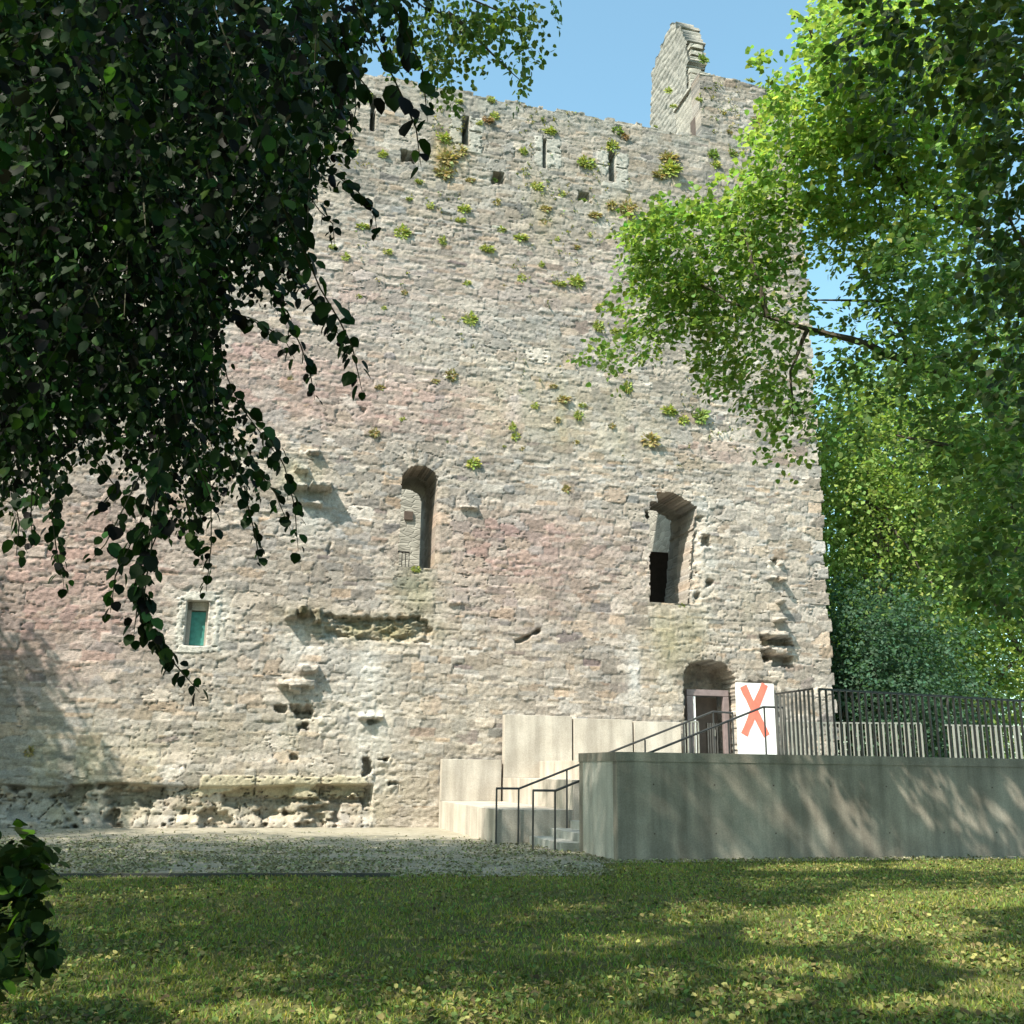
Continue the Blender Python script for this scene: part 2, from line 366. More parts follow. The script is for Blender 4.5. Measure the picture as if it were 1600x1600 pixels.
# eroded footing
base_h = 1.02+.12*noise2(UU, ZZ*0, 1.6, 15)
ez = (UU < uz(580, 1280)[0])*sstep(.04, -.04, ZZ-base_h)
ru = np.abs(fbm(UU, ZZ*1.3, .42, 101, 4, .6))
lowb = ez*(-.07-.08*sstep(-.2, .2, noise2(UU, ZZ*0, 1.1, 198))-.34*sstep(.12, .34, fbm(UU, ZZ*1.5, .46, 111, 3)+.16*sstep(uz(250, 1270)[0], uz(400, 1270)[0], UU)-.12+.25*sstep(.45, .8, ZZ))+.10*(g-.5)+.06*fbm(UU, ZZ, .35, 121, 3))
Wd += lowb + ez*sstep(.35, .1, ZZ)*.16
Wd += .11*sstep(-.3, .3, noise2(UU, ZZ*0, 2.2, 199)+.25)*sstep(base_h+.9, base_h+.4, ZZ)*(UU < uz(580, 1280)[0])*(1-ez)
for q in (  # stones that stand proud (pixels of the photograph give the place on the wall plane), depth in metres
    (457, 482, 758, 766, .42), (482, 519, 757, 766, .5), (459, 482, 729, 737, .3), (478, 500, 704, 709, .22), (470, 505, 784, 790, .2),
    (446, 466, 950, 968, .32), (466, 487, 948, 962, .4), (491, 503, 950, 972, .3), (468, 497, 1040, 1052, .3), (432, 492, 1063, 1072, .24), (450, 470, 1070, 1080, .2),
    (560, 600, 1117, 1123, .18), (1213, 1224, 903, 909, .35), (1197, 1212, 902, 906, .2), (1196, 1224, 877, 881, .12), (1212, 1222, 938, 943, .3), (1206, 1226, 966, 972, .42),
    (1190, 1226, 988, 996, .35), (1196, 1226, 1012, 1022, .22), (718, 748, 792, 796, .15), (700, 720, 940, 944, .1), (1072, 1082, 1049, 1052, .1), (640, 655, 715, 720, .05)):
    relief(*q[:4], q[4]*.9, rough=.06)
for q in (  # sockets and scars
    (428, 447, 1102, 1111, -.35), (455, 487, 1103, 1112, -.3), (462, 487, 1110, 1122, -.35), (460, 480, 1129, 1139, -.35), (455, 466, 1180, 1189, -.25), (566, 582, 1184, 1213, -.35), (580, 607, 1184, 1189, -.3),
    (575, 597, 1124, 1131, -.25), (603, 622, 1222, 1227, -.2), (568, 580, 1236, 1262, -.3), (515, 572, 1246, 1256, -.35), (400, 500, 1247, 1253, -.28), (1190, 1237, 997, 1009, -.4), (1192, 1207, 1016, 1036, -.4),
    (1206, 1238, 1026, 1041, -.4), (1203, 1213, 875, 880, -.2), (628, 650, 239, 251, -.5), (770, 789, 269, 286, -.45), (905, 922, 301, 313, -.35), (563, 569, 640, 644, -.1), (1160, 1215, 1066, 1070, -.08),
    (510, 516, 850, 880, -.08), (620, 655, 964, 970, -.22), (505, 620, 966, 970, -.14), (655, 673, 968, 986, -.2), (1098, 1110, 836, 852, -.25), (1104, 1114, 906, 916, -.25), (1089, 1096, 925, 934, -.2), (1088, 1093, 892, 898, -.15), (1010, 1016, 800, 812, -.3)):
    relief(*q, rough=.11)
m = bmask(503, 672, 969, 998, .12, .06); Wd = Wd*(1-m)+m*(-.15+.26*fbm(UU*.7, ZZ*1.5, .22, 131, 4, .65))
m = bmask(370, 600, 1100, 1106, .3, .1)*.4; Wd += m*.08*FZ
m = bmask(480, 600, 1090, 1150, .3, .15); Wd += m*.09*fbm(UU, ZZ, .3, 137, 3)
m = bmask(575, 625, 1180, 1240, .25, .1); Wd += m*.09*fbm(UU, ZZ, .22, 139, 3)
(a, b), (c, d) = uz(808, 1003), uz(842, 986); t = np.clip(((UU-a)*(c-a)+(ZZ-b)*(d-b))/((c-a)**2+(d-b)**2), 0, 1)
dist = np.hypot(UU-a-t*(c-a), ZZ-b-t*(d-b))+.06*FZ; Wd -= .22*sstep(.07, .01, dist)
# slits, door recess, small window recess
for um, zb, zt, wd in slit_uz:
    m = (np.abs(UU-um) < max(wd/2, .05)+.012*FZ) & (ZZ > zb) & (ZZ < zt); Wd = np.where(m, -1.1, Wd)
(tu0, tz0), (tu1, tz1) = uz(288, 1007), uz(327, 940)
m = (UU > tu0) & (UU < tu1) & (ZZ > tz0) & (ZZ < tz1); Wd = np.where(m, -.38, Wd)
jm_ = sstep(.12, .02, np.abs(UU-tu1)+.0)*(ZZ > tz0)*(ZZ < tz1)*0
DR = dict(u0=7.30, u1=8.98, zc=3.95, zt=4.82)
arch = DR['zc'] + (DR['zt']-DR['zc'])*np.sqrt(np.clip(1-((UU-8.05)/.93)**2, 0, 1)) + .10*FZ
m = (UU > 7.25+.06*FZ) & (UU < 8.95+.05*FZ) & (ZZ < arch); Wd = np.where(m, -.95+.1*FZ, Wd)
m = (UU > 7.42) & (UU < 8.88) & (ZZ < 3.92); Wd = np.where(m, -1.3, Wd)
# opening masks (both windows run right through the wall)
cu, cz = win_l['c']
o1 = (np.abs(UU-cu+.0*(ZZ-8)) < .52+.015*FZ) & (ZZ > win_l['zb']) & ((ZZ < cz) | (np.hypot(UU-cu, ZZ-cz) < .52+.03*FZ))
lf, rt = 6.22+.10*FZ+.05*sstep(8, 9, ZZ), 7.50+.11*(ZZ-6.5)+.035*FZ
top = 9.98-.10*(UU-6.6)**2*np.where(UU > 6.6, 1.0, .3)*1.0 - .22*sstep(7.1, 7.9, UU) + .08*FZ - .38*(UU < 6.55+.08*FZ)
o2 = (UU > lf) & (UU < rt) & (ZZ > 6.52) & (ZZ < top)
m = sstep(.5, .05, UU-rt)*(UU > rt)*(ZZ > 6.5)*(ZZ < 9.3); Wd += m*(-.20*sstep(.45, 0, UU-rt)+.16*fbm(UU, ZZ, .16, 141, 3))   # torn right jamb
m = sstep(.16, .0, UU-(cu+.52))*(UU > cu+.52)*(ZZ > 7.1)*(ZZ < cz); Wd -= .05*m
# outline of the top and the corner
ztop = np.where(us < 8.5, 22.95+.12*fbm(us, us*0, 1.3, 151, 4)+.10*np.sign(noise2(us, us*0, .35, 153))*.5, 25.55+.10*fbm(us, us*0, .7, 157, 4)-.05*np.clip(us-8.5, 0, 9))
uend = 12.28+.07*np.where((zs/.42).astype(int) % 2 == 0, 1, -.3)+.05*fbm(zs, zs*0, .5, 161, 3)-.25*sstep(12, 9.5, np.abs(zs-14)+8)*0
outside = (ZZ > ztop[None, :]) | (UU > uend[:, None])
HOLE = o1 | o2 | outside
# colour of each stone and of the mortar (its own colours and stains, plus shade painted at the door arch and scar)
base = np.array([.315, .276, .243]); hue = rs.normal(0, 1, nS)
cst = base[None]*(1+rs.normal(0, .21, nS))[:, None]; cst = cst + hue[:, None]*np.array([.010, 0, -.010]); oddk = rs.random(nS); cst[oddk < .10] *= .72; cst[(oddk > .10) & (oddk < .17)] *= np.array([.98, .86, .76]); cst[oddk > .92] *= 1.2
bz = S[:, 1]; bu = S[:, 0]
def blob(u, z, cu, cz, ru, rz): return np.exp(-((u-cu)/ru)**2-((z-cz)/rz)**2)
pk = np.zeros(nS)
for px, py, rx, ry, wgt in ((470, 610, 150, 60, .8), (700, 640, 130, 40, 1.0), (560, 470, 80, 60, .4), (60, 950, 120, 80, .8), (180, 850, 120, 80, .7), (860, 850, 140, 60, .45), (790, 870, 40, 20, .8), (1110, 705, 60, 14, 1.0), (800, 905, 200, 80, .35), (650, 450, 200, 120, .25), (420, 560, 60, 60, .6), (900, 450, 150, 100, .25), (80, 990, 90, 40, .6), (860, 825, 40, 12, .6), (770, 822, 25, 12, .6)):
    u_, z_ = uz(px, py); pk += wgt*blob(bu, bz, u_, z_, rx/52, ry/52)
pk = np.clip(pk*1.5, 0, 1)*np.where(rs.random(nS) < .6, rs.uniform(.45, 1, nS), .4)
cst = cst*(1-pk[:, None]*.75)+np.array([.335, .205, .19])*pk[:, None]*.75
dk = np.zeros(nS)
for px, py, rx, ry, wgt in ((660, 510, 220, 60, .8), (860, 520, 200, 60, .6), (1120, 520, 120, 80, .6), (760, 760, 120, 30, .4), (640, 410, 30, 60, .7), (960, 420, 80, 60, .3)):
    u_, z_ = uz(px, py); dk += wgt*blob(bu, bz, u_, z_, rx/52, ry/52)
dk = np.clip(dk, 0, 1)*rs.uniform(.2, 1, nS); cst = cst*(1-dk[:, None]*.5)+np.array([.27, .28, .27])*dk[:, None]*.5
s5 = S[:, 5]
cst[s5 == 3] = np.array([.42, .40, .365])*(1+rs.normal(0, .04, (s5 == 3).sum()))[:, None]
cst[s5 == 4] = np.array([.36, .32, .23]); cst[s5 == 5] = cst[s5 == 5]*.92+.02; cst[s5 == 6] *= 1.06
cst = np.clip(cst, .14, .56)
C = cst[ID]; mort = np.array([.335, .297, .262])*(.95+.08*fbm(UU, ZZ, .5, 171, 3))[..., None]
mort = mort*(1-np.clip((pk[ID])*.35, 0, 1)[..., None])+np.array([.38, .28, .25])*(np.clip((pk[ID])*.35, 0, 1)[..., None])
gm = (g*.75+.12)[..., None]; C = C*gm+mort*(1-gm)
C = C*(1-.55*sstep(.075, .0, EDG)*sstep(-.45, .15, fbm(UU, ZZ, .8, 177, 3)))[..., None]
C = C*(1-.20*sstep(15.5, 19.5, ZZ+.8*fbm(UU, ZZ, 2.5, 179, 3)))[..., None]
C = C*(1+.22*fbm(UU, ZZ, 1.3, 181, 6, .6))[..., None]
def stain_and_shade(px, py, rx, ry, col, k, vert=1.0, seed=0):
    global C
    u_, z_ = uz(px, py); m = k*blob(UU, ZZ, u_, z_, rx/52, ry/52)*np.clip(.65+.9*fbm(UU, ZZ*.25, .5, 191+seed, 4), 0, 1.3)
    m = np.clip(m, 0, 1)[..., None]; C = C*(1-m)+np.array(col)*m
for i, q in enumerate(((480, 800, 30, 45, (.56, .55, .52), .9), (465, 1000, 45, 35, (.56, .55, .53), .8), (570, 1050, 50, 50, (.55, .54, .52), .55), (580, 1160, 35, 55, (.57, .56, .54), .7), (500, 1110, 60, 40, (.54, .53, .50), .35),
    (650, 925, 34, 40, (.20, .19, .14), .95), (655, 925, 40, 60, (.25, .24, .14), .5), (1060, 990, 55, 50, (.26, .235, .14), .7), (1040, 1040, 40, 60, (.29, .265, .17), .45), (1080, 975, 22, 22, (.2, .18, .12), .6), (990, 1070, 12, 60, (.52, .52, .52), .6),
    (590, 985, 95, 16, (.24, .22, .12), .8), (150, 1190, 100, 50, (.32, .31, .16), .4), (500, 1230, 120, 22, (.34, .30, .19), .5), (300, 1270, 300, 22, (.38, .34, .24), .6), (700, 1130, 120, 100, (.38, .35, .27), .3),
    (400, 1150, 200, 60, (.38, .35, .26), .3), (880, 300, 250, 60, (.34, .33, .30), .35), (1000, 205, 300, 26, (.27, .27, .25), .5), (750, 160, 200, 24, (.27, .27, .25), .55), (1190, 200, 80, 60, (.42, .42, .42), .4), (700, 240, 30, 40, (.33, .24, .10), .7),
    (980, 330, 50, 20, (.33, .25, .12), .7), (850, 330, 25, 60, (.35, .29, .18), .5), (460, 740, 50, 25, (.34, .33, .2), .5), (650, 780, 14, 60, (.42, .4, .34), .3), (1100, 860, 20, 90, (.60, .58, .53), .8), (310, 975, 50, 55, (.56, .54, .49), .8), (950, 690, 200, 30, (.33, .30, .2), .25),
    (1115, 1050, 44, 26, (.10, .075, .055), 1.2), (472, 958, 36, 11, (.10, .09, .055), 1.5), (590, 968, 85, 4, (.12, .11, .07), .9), (590, 985, 80, 10, (.16, .14, .08), .7),  # shade painted in the door arch and along the scar's top; moss tones
    (880, 640, 160, 60, (.32, .31, .17), .3), (1180, 950, 60, 60, (.42, .38, .3), .3))): stain_and_shade(*q, seed=i*3)
C = C*(1-.25*sstep(.12, .5, -Wd)*(ZZ < 1.1))[..., None] if False else C
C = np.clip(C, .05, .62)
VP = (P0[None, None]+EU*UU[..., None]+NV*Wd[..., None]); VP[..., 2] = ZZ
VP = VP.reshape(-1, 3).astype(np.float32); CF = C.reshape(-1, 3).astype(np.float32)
fh = HOLE[:-1, :-1] | HOLE[1:, 1:] | HOLE[:-1, 1:] | HOLE[1:, :-1]
keepf = ~fh; idx = np.arange(NZ*NU).reshape(NZ, NU)
Q = np.stack([idx[:-1, :-1], idx[:-1, 1:], idx[1:, 1:], idx[1:, :-1]], -1)
fid = ID[:-1, :-1]*1
gface = g[:-1, :-1]
# the 300 stones that show largest become parts of their own
cnt = np.bincount(fid[keepf & (gface > .3)], minlength=nS).astype(float)
sx, sy = proj(np.stack([W(a, 0, b) for a, b in S[:, :2]]))
vis = (sx > 0) & (sx < 1310) & (sy > 0) & (sy < 1295)
hid = (sx < 480) & (sy < 700) | (sx < 380) & (sy < 800) | (sx > 1000) & (sy > 320) & (sy < 600) | (sx > 900) & (sy > 1180)
cnt[~vis | hid] = 0
big = np.argsort(-cnt)[:300]; isbig = np.zeros(nS, bool); isbig[big] = True
fb = isbig[fid] & keepf & (gface > .3)
def sub(mask, name, parent, kind=None):
    q = Q[mask]; un, inv = np.unique(q, return_inverse=True)
    me = mesh_np(name, VP[un]-P0.astype(np.float32), inv.reshape(-1, 4), mat=M_STONE, col=CF[un]); o = bpy.data.objects.new(name, me); sc.collection.objects.link(o); o.parent = parent
    if kind: o['kind'] = kind
    return o
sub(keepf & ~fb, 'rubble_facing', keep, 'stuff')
ordf = np.argwhere(fb); fbid = fid[fb]; order = np.argsort(fbid, kind='stable'); ordf = ordf[order]; fbid = fbid[order]
spl = np.split(np.arange(len(fbid)), np.flatnonzero(np.diff(fbid))+1)
for s in spl:
    if len(s) < 6: continue
    q = Q[ordf[s][:, 0], ordf[s][:, 1]]; un, inv = np.unique(q, return_inverse=True)
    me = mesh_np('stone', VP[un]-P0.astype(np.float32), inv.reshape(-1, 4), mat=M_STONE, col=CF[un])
    o = bpy.data.objects.new('stone', me); sc.collection.objects.link(o); o.parent = keep
# reveals: every edge between a kept and an open cell is carried back into the wall
def reveals(open_mask, levels, name, mat=None):
    om = open_mask; V = []; q = []; cc = []
    km = keepf
    segs = []
    a = km[:, :-1] & om[:, 1:]; j, i = np.nonzero(a); segs.append((idx[j, i+1], idx[j+1, i+1]))
    a = om[:, :-1] & km[:, 1:]; j, i = np.nonzero(a); segs.append((idx[j+1, i+1], idx[j, i+1]))
    a = km[:-1] & om[1:]; j, i = np.nonzero(a); segs.append((idx[j+1, i+1], idx[j+1, i]))
    a = om[:-1] & km[1:]; j, i = np.nonzero(a); segs.append((idx[j+1, i], idx[j+1, i+1]))
    A_ = np.concatenate([s[0] for s in segs]); B_ = np.concatenate([s[1] for s in segs])
    un, inv = np.unique(np.concatenate([A_, B_]), return_inverse=True); n = len(un); ia, ib = inv[:len(A_)], inv[len(A_):]
    base_ = VP[un].astype(float); w0 = (base_-P0)@NV; VV = [base_]
    for k, L in enumerate(levels): VV.append(base_+NV[None]*(L-w0)[:, None]+np.array([1, 0, 1.])*0)
    if mat: VV = VV[1:]; levels = levels[1:]
    cc = [CF[un]]*(len(levels)+1)
    for k in range(len(levels)): q.append(np.stack([ia+k*n, ib+k*n, ib+(k+1)*n, ia+(k+1)*n], -1))
    me = mesh_np(name, np.concatenate(VV)-P0, np.concatenate(q), mat=mat or M_STONE, col=np.concatenate(cc)); o = bpy.data.objects.new(name, me); sc.collection.objects.link(o); o.parent = keep; return o
fo1 = (o1 & ~outside); fo2 = (o2 & ~outside)
def fm(m): return (m[:-1, :-1] | m[1:, 1:] | m[:-1, 1:] | m[1:, :-1])
reveals(fm(fo1), [-.12, -.35, -.7, -1.2], 'window_reveal'); reveals(fm(fo2), [-.12, -.35, -.7, -1.2], 'window_reveal'); reveals(fm(fo1), [-1.2, -2.7], 'inner_reveal', M_PLAIN); reveals(fm(fo2), [-1.2, -2.0], 'inner_reveal', M_PLAIN)
pad = fm(outside); reveals(pad, [-.25, -.7], 'wall_edge')
# core and inner faces
def kbox(name, u0, u1, v0, v1, z0, z1, mat=M_PLAIN, parent=keep): mb = MB(); mb.box(u0, u1, v0, v1, z0, z1); return mb.build(name, mat, parent)
holes_u = [(-1.47, -.39), (6.05, 7.98)]
mb = MB()
mb.box(-13.9, -1.47, -2.7, -1.2, -.1, 22.3); mb.box(-.37, 6.0, -2.7, -1.2, -.1, 22.3); mb.box(8.1, 12.2, -2.0, -1.2, -.1, 22.3)
mb.box(-1.47, -.37, -2.7, -1.2, -.1, 7.08); mb.box(-1.47, -.37, -2.7, -1.2, 10.16, 22.3); mb.box(6.0, 8.1, -2.0, -1.2, -.1, 6.49); mb.box(6.0, 8.1, -2.7, -1.2, 10.1, 22.3)
mb.build('wall_core', M_PLAIN, keep)
mb = MB(); mb.box(-14, 8.6, -.68, -.45, 21.9, 22.6); mb.build('parapet_back', M_PLAIN, keep)
kbox('side_wall', 9.9, 12.2, -16.9, -2.1, -.1, 22.2); kbox('side_wall', 11.9, 12.22, -2.0, -1.21, -.1, 22.2); kbox('shade_sheet', 6.4, 9.8, -4.2, -4.1, 5.81, 9.0, M_DARKWOOD_SHADE)  # last box: dark sheet added to stand for shade low in the right window
bw = kbox('back_wall', -14, 12.1, -19, -17, -.1, 21.5)
kbox('side_wall', -24, -22, -19, 0, -.1, 14)
kbox('inner_floor', 3.0, 9.88, -16.9, -2.71, 5.4, 5.8)
hu, hz = uz(638, 806, -17); mb = MB(); mb.box(hu-.2, hu+.2, -16.98, -16.9, hz-.2, hz+.2); mb.build('putlog_hole', M_DARKWOOD_SHADE, keep)
# turret
mb = MB(); mb.box(8.62, 12.2, -1.0, -.6, 22.1, 25.3); mb.box(11.7, 12.2, -4.4, -1.0, 22.1, 24.9); mb.box(9.4, 11.7, -4.4, -3.9, 22.1, 25.0); mb.build('turret_wall', M_PLAIN, keep)

def relief_slab(name, poly, axis_u, thick, side=-1, seed=300, zshift=0, col=(.27, .25, .22), rel=1.0):
    """A wall slab whose face looks along -u: outline poly in (v, z), carried thick metres along +u, stones in relief."""
    vs_ = np.arange(min(p[0] for p in poly), max(p[0] for p in poly)+.05, .05); zz = np.arange(min(p[1] for p in poly), max(p[1] for p in poly)+.05, .05)
    Vv, Zz = np.meshgrid(vs_, zz); nz_, nv_ = Vv.shape
    x, y = Vv.ravel(), Zz.ravel()+.07*noise2(Vv.ravel(), Zz.ravel(), .22, seed); x = x+.06*noise2(x, y, .2, seed+1)
    ins = np.zeros(len(x), bool); n = len(poly)
    for k in range(n):
        (x1, y1), (x2, y2) = poly[k], poly[(k+1) % n]
        c = (y1 > y) != (y2 > y); xi = (x2-x1)*(y-y1)/((y2-y1) if y2 != y1 else 1e-9)+x1; ins ^= c & (x < xi)
    ins = ins.reshape(nz_, nv_)
    row = np.floor(Zz/.27+.4*noise2(Vv, Zz, .8, seed+3)); ofs = (row*.37) % 1; colm = np.floor(Vv/.62+ofs+.25*noise2(Vv, Zz, .5, seed+5))
    fr = (Zz/.27+.4*noise2(Vv, Zz, .8, seed+3)) % 1; fc = (Vv/.62+ofs+.25*noise2(Vv, Zz, .5, seed+5)) % 1
    gg = sstep(0, .2, np.minimum(fr, 1-fr))*sstep(0, .1, np.minimum(fc, 1-fc)); rnd = np.modf(np.abs(np.sin(row*12.99+colm*78.2)*43758.5))[0]
    d = (gg*(.015+.02*rnd)+.03*fbm(Vv, Zz, .3, seed+7, 4))*rel
    cc = np.array(col)*(.85+.3*rnd*gg+.15*(1-gg))[..., None]*(1+.15*fbm(Vv, Zz, .8, seed+9, 4))[..., None]
    PP = P0+EU*(axis_u-d)[..., None]+NV*Vv[..., None]; PP[..., 2] = Zz; PP = PP.reshape(-1, 3)
    id2 = np.arange(nz_*nv_).reshape(nz_, nv_); kf = ins[:-1, :-1] & ins[1:, 1:] & ins[1:, :-1] & ins[:-1, 1:]
    q = [np.stack([id2[:-1, :-1], id2[:-1, 1:], id2[1:, 1:], id2[1:, :-1]], -1)[kf]]
    kp = np.pad(kf, 1); nn = nz_*nv_
    def add(j, i, a, b): q.append(np.stack([a, b, b+nn, a+nn], -1))
    j, i = np.nonzero(kf & ~kp[1:-1, :-2]); add(j, i, id2[j+1, i], id2[j, i]); j, i = np.nonzero(kf & ~kp[1:-1, 2:]); add(j, i, id2[j, i+1], id2[j+1, i+1])
    j, i = np.nonzero(kf & ~kp[:-2, 1:-1]); add(j, i, id2[j, i], id2[j, i+1]); j, i = np.nonzero(kf & ~kp[2:, 1:-1]); add(j, i, id2[j+1, i+1], id2[j+1, i])
    q.append(q[0][:, ::-1]+nn)
    me = mesh_np(name, np.concatenate([PP, PP+EU*(thick+0*PP[:, :1])])-P0, np.concatenate(q), mat=M_STONE, col=np.concatenate([cc.reshape(-1, 3)]*2))
    o = bpy.data.objects.new(name, me); sc.collection.objects.link(o); o.parent = keep; return o
relief_slab('turret_side_wall', [(-.05, 22), (-.05, 25.45), (-2.3, 25.42), (-2.35, 22)], 8.62, .36, seed=300)
def vz(px, py, u):
    r_ = ray(px, py); t = (EU@P0+u-EU@CAMP)/(EU@r_); p = CAMP+r_*t-P0; return float(p@NV), float(p[2])
UF = 8.98
fin = [vz(px, py, UF) for px, py in ((1083, 215), (1077, 150), (1074, 112), (1078, 96), (1073, 74), (1077, 62), (1068, 52), (1068, 40), (1060, 42), (1057, 33), (1048, 35), (1047, 48), (1041, 50), (1040, 64), (1034, 68), (1032, 84), (1025, 88), (1024, 104), (1019, 108), (1019, 150), (1016, 210))]
relief_slab('ruined_stair_stump', fin, UF, .75, seed=330, col=(.23, .22, .20), rel=1.8)
fv = fin[2][0]
for q in ((9.0, 9.5, fv-.1, fv+.3, 27.9, 28.05), (9.02, 9.48, fv-.1, fv+.22, 27.4, 27.55), (9.0, 9.47, fv-.1, fv+.14, 26.9, 27.1), (9.03, 9.5, fv-.2, fv+.25, 27.62, 27.8), (9.02, 9.4, fv-.5, fv+.05, 28.2, 28.4), (9.02, 9.5, fv-.05, fv+.35, 25.4, 26.3), (9.0, 9.4, fv-.05, fv+.2, 26.3, 26.8)): kbox('stone', *q)
mb = MB(); mb.box(8.52, 8.95, -2.3, -.02, 25.42, 25.53); mb.build('coping', M_PLAIN, keep)
mb = MB(); mb.box(8.50, 8.6, -.85, -.45, 23.2, 24.0); mb.build('turret_opening', M_DARKWOOD_SHADE, keep)

# left window railing far inside, teal window, door
wr = empty('window_railing', W(-1, -3.3, 7.1), 'small dark iron railing across the foot of the tall arched window', 'railing')
mb = MB(); mb.tube([W(-1.45, -2.5, 8.06), W(-.75, -2.5, 8.06)], .025); mb.build('rail', M_STEEL, wr)
for k in range(7): mb = MB(); mb.tube([W(-1.42+k*.11, -2.5, 7.1), W(-1.42+k*.11, -2.5, 8.05)], .013, 5); mb.build('bar', M_STEEL, wr)
tw = empty('small_window', W((tu0+tu1)/2, -.36, tz0)); tw.parent = keep; tw.matrix_parent_inverse = Matrix.Translation(keep.location).inverted()
tw['label'] = 'small square window with a teal shutter'
mb = MB(); mb.box(tu0+.10, tu1-.06, -.34, -.30, tz0+.02, tz1-.25); mb.build('shutter', M_TEAL, tw)
mb = MB(); mb.box(tu0, tu0+.10, -.36, -.24, tz0, tz1); mb.box(tu0, tu1, -.36, -.24, tz1-.22, tz1); mb.box(tu1-.06, tu1, -.36, -.24, tz0, tz1-.2); mb.build('window_frame', M_PALE, tw)

door = empty('doorway', W(8.15, -.6, 1.78), 'arched doorway into the keep with a pinkish frame beside the white door leaf', 'doorway')
DK = 1.78
mb = MB(); mb.box(7.46, 8.84, -.45, -.30, 3.78, 3.96); mb.build('lintel', M_FRAME, door, .01)
mb = MB(); mb.box(7.46, 7.66, -.45, -.30, DK, 3.77); mb.build('frame_post', M_FRAME, door, .01)
mb = MB(); mb.box(8.66, 8.84, -.45, -.30, DK, 3.77); mb.build('frame_post', M_FRAME, door, .01)
mb = MB(); mb.box(7.67, 7.74, -.62, -.32, DK, 3.76); mb.build('frame_stop', M_WHITE, door)
mb = MB(); mb.box(7.74, 8.65, -.80, -.74, DK, 3.77); mb.build('inner_door', M_DARKWOOD_SHADE, door)
for k in range(5): mb = MB(); mb.box(8.28+k*.075, 8.31+k*.075, -.72, -.66, DK, 3.0-.0*k); mb.build('bar', M_BAR, door)
mb = MB(); mb.box(8.45, 8.52, -.66, -.62, 2.6, 2.8); mb.build('lock', M_GREYBAR, door)
leaf = empty('open_door_leaf', W(9.45, .15, DK), 'white open door leaf with a big red X, flat against the stone wall', 'door')
mb = MB(); mb.box(8.86, 10.12, .10, .16, DK+.02, 4.17); mb.build('panel', M_WHITE, leaf, .008)
def stroke(px0, py0, px1, py1, wd, v, nm):
    (a, b), (c, d) = uz(px0, py0, v), uz(px1, py1, v); mb = MB(); L = math.hypot(c-a, d-b); nx, nz = -(d-b)/L*wd/2, (c-a)/L*wd/2
    rg = random.Random(px0); n = 9; top, bot = [], []
    for k in range(n):
        t = k/(n-1); j1 = rg.uniform(-.014, .014); j2 = rg.uniform(-.014, .014)
        top.append((a+(c-a)*t+nx*(1+j1*8), b+(d-b)*t+nz*(1+j1*8))); bot.append((a+(c-a)*t-nx*(1+j2*8), b+(d-b)*t-nz*(1+j2*8)))
    for k in range(n-1):
        q = [bot[k], bot[k+1], top[k+1], top[k]]
        mb.hexa([W(x, v, z) for x, z in q]+[W(x, v+.003, z) for x, z in q])
    return mb.build(nm, M_RED, leaf)
stroke(1161, 1072, 1198, 1150, .23, .163, 'red_stroke'); stroke(1195, 1069, 1163, 1148, .23, .168, 'red_stroke')

# ------------------------------------------------------------------ concrete stair, platform
plat = empty('raised_platform', W(5, 8, 0), 'long grey concrete ramp platform in front of the keep, dappled with tree shade', 'platform')
VF = 10.7; PT = 1.85
mb = MB(); mb.box(1.0, 30, VF-.22, VF, -.1, PT); mb.build('front_wall', M_CONC, plat, .008)
mb = MB(); mb.box(.985, 30, VF-.01, VF+.012, PT-.15, PT+.012); mb.box(.985, 1.0, 8.61, VF-.011, PT-.15, PT+.011); mb.build('coping_band', M_CONC, plat)
for k in range(9):
    for z_ in (.45, 1.3):
        mb = MB(); c_ = W(1.7+k*1.2, VF+.0015, z_); mb.tube([c_-NV*.004, c_], .016, 8); mb.build('tie_hole', M_DARKWOOD_SHADE, plat)
mb = MB(); mb.box(1.0, 1.22, 8.82, VF-.222, -.1, PT-.002); mb.build('end_wall', M_CONC_SKYLIT, plat, .008)
mb = MB(); mb.box(1.0, 9, 8.6, 8.818, -.1, PT-.004); mb.build('inner_wall', M_CONC, plat, .008)
mb = MB(); mb.box(1.222, 9, 8.82, VF-.222, -.1, PT-.35); mb.build('ramp_fill', M_STEP, plat)
mb = MB(); mb.box(9.002, 30, 3.2, VF-.222, -.1, DK); mb.build('deck', M_STEP, plat)
mb = MB(); mb.box(5.4, 9.0, .0, 8.598, -.1, DK-.002); mb.build('deck', M_STEP, plat)
mb = MB(); mb.box(9.002, 12.2, .0, 3.198, -.1, DK-.004); mb.build('deck', M_STEP, plat)
stair = empty('concrete_stair', W(2, 5, 0), 'concrete stair and big bench-like tiers climbing to the platform beside the wall', 'stair')
mb = MB(); mb.box(-.1, 1.62, .05, 6.38, -.1, .70); mb.build('tier', M_PALE, stair, .008)
mb = MB(); mb.box(1.622, 2.65, .052, 6.378, -.1, 1.33); mb.build('tier', M_PALE, stair, .008)
mb = MB(); mb.box(2.652, 5.398, .054, 6.376, -.1, DK-.001); mb.build('tier', M_PALE, stair, .008)
NSTEP = 11; run = (5.2-.62)/(NSTEP-1); rise = DK/NSTEP
for k in range(NSTEP):
    u0 = .62+k*run; u1 = 5.398
    mb = MB(); mb.box(u0, min(u0+run+.02, 5.398) if k < NSTEP-1 else 5.398, 6.382, 8.598, -.1, (k+1)*rise-.001*k); mb.build('step', M_STEP, stair, .006)
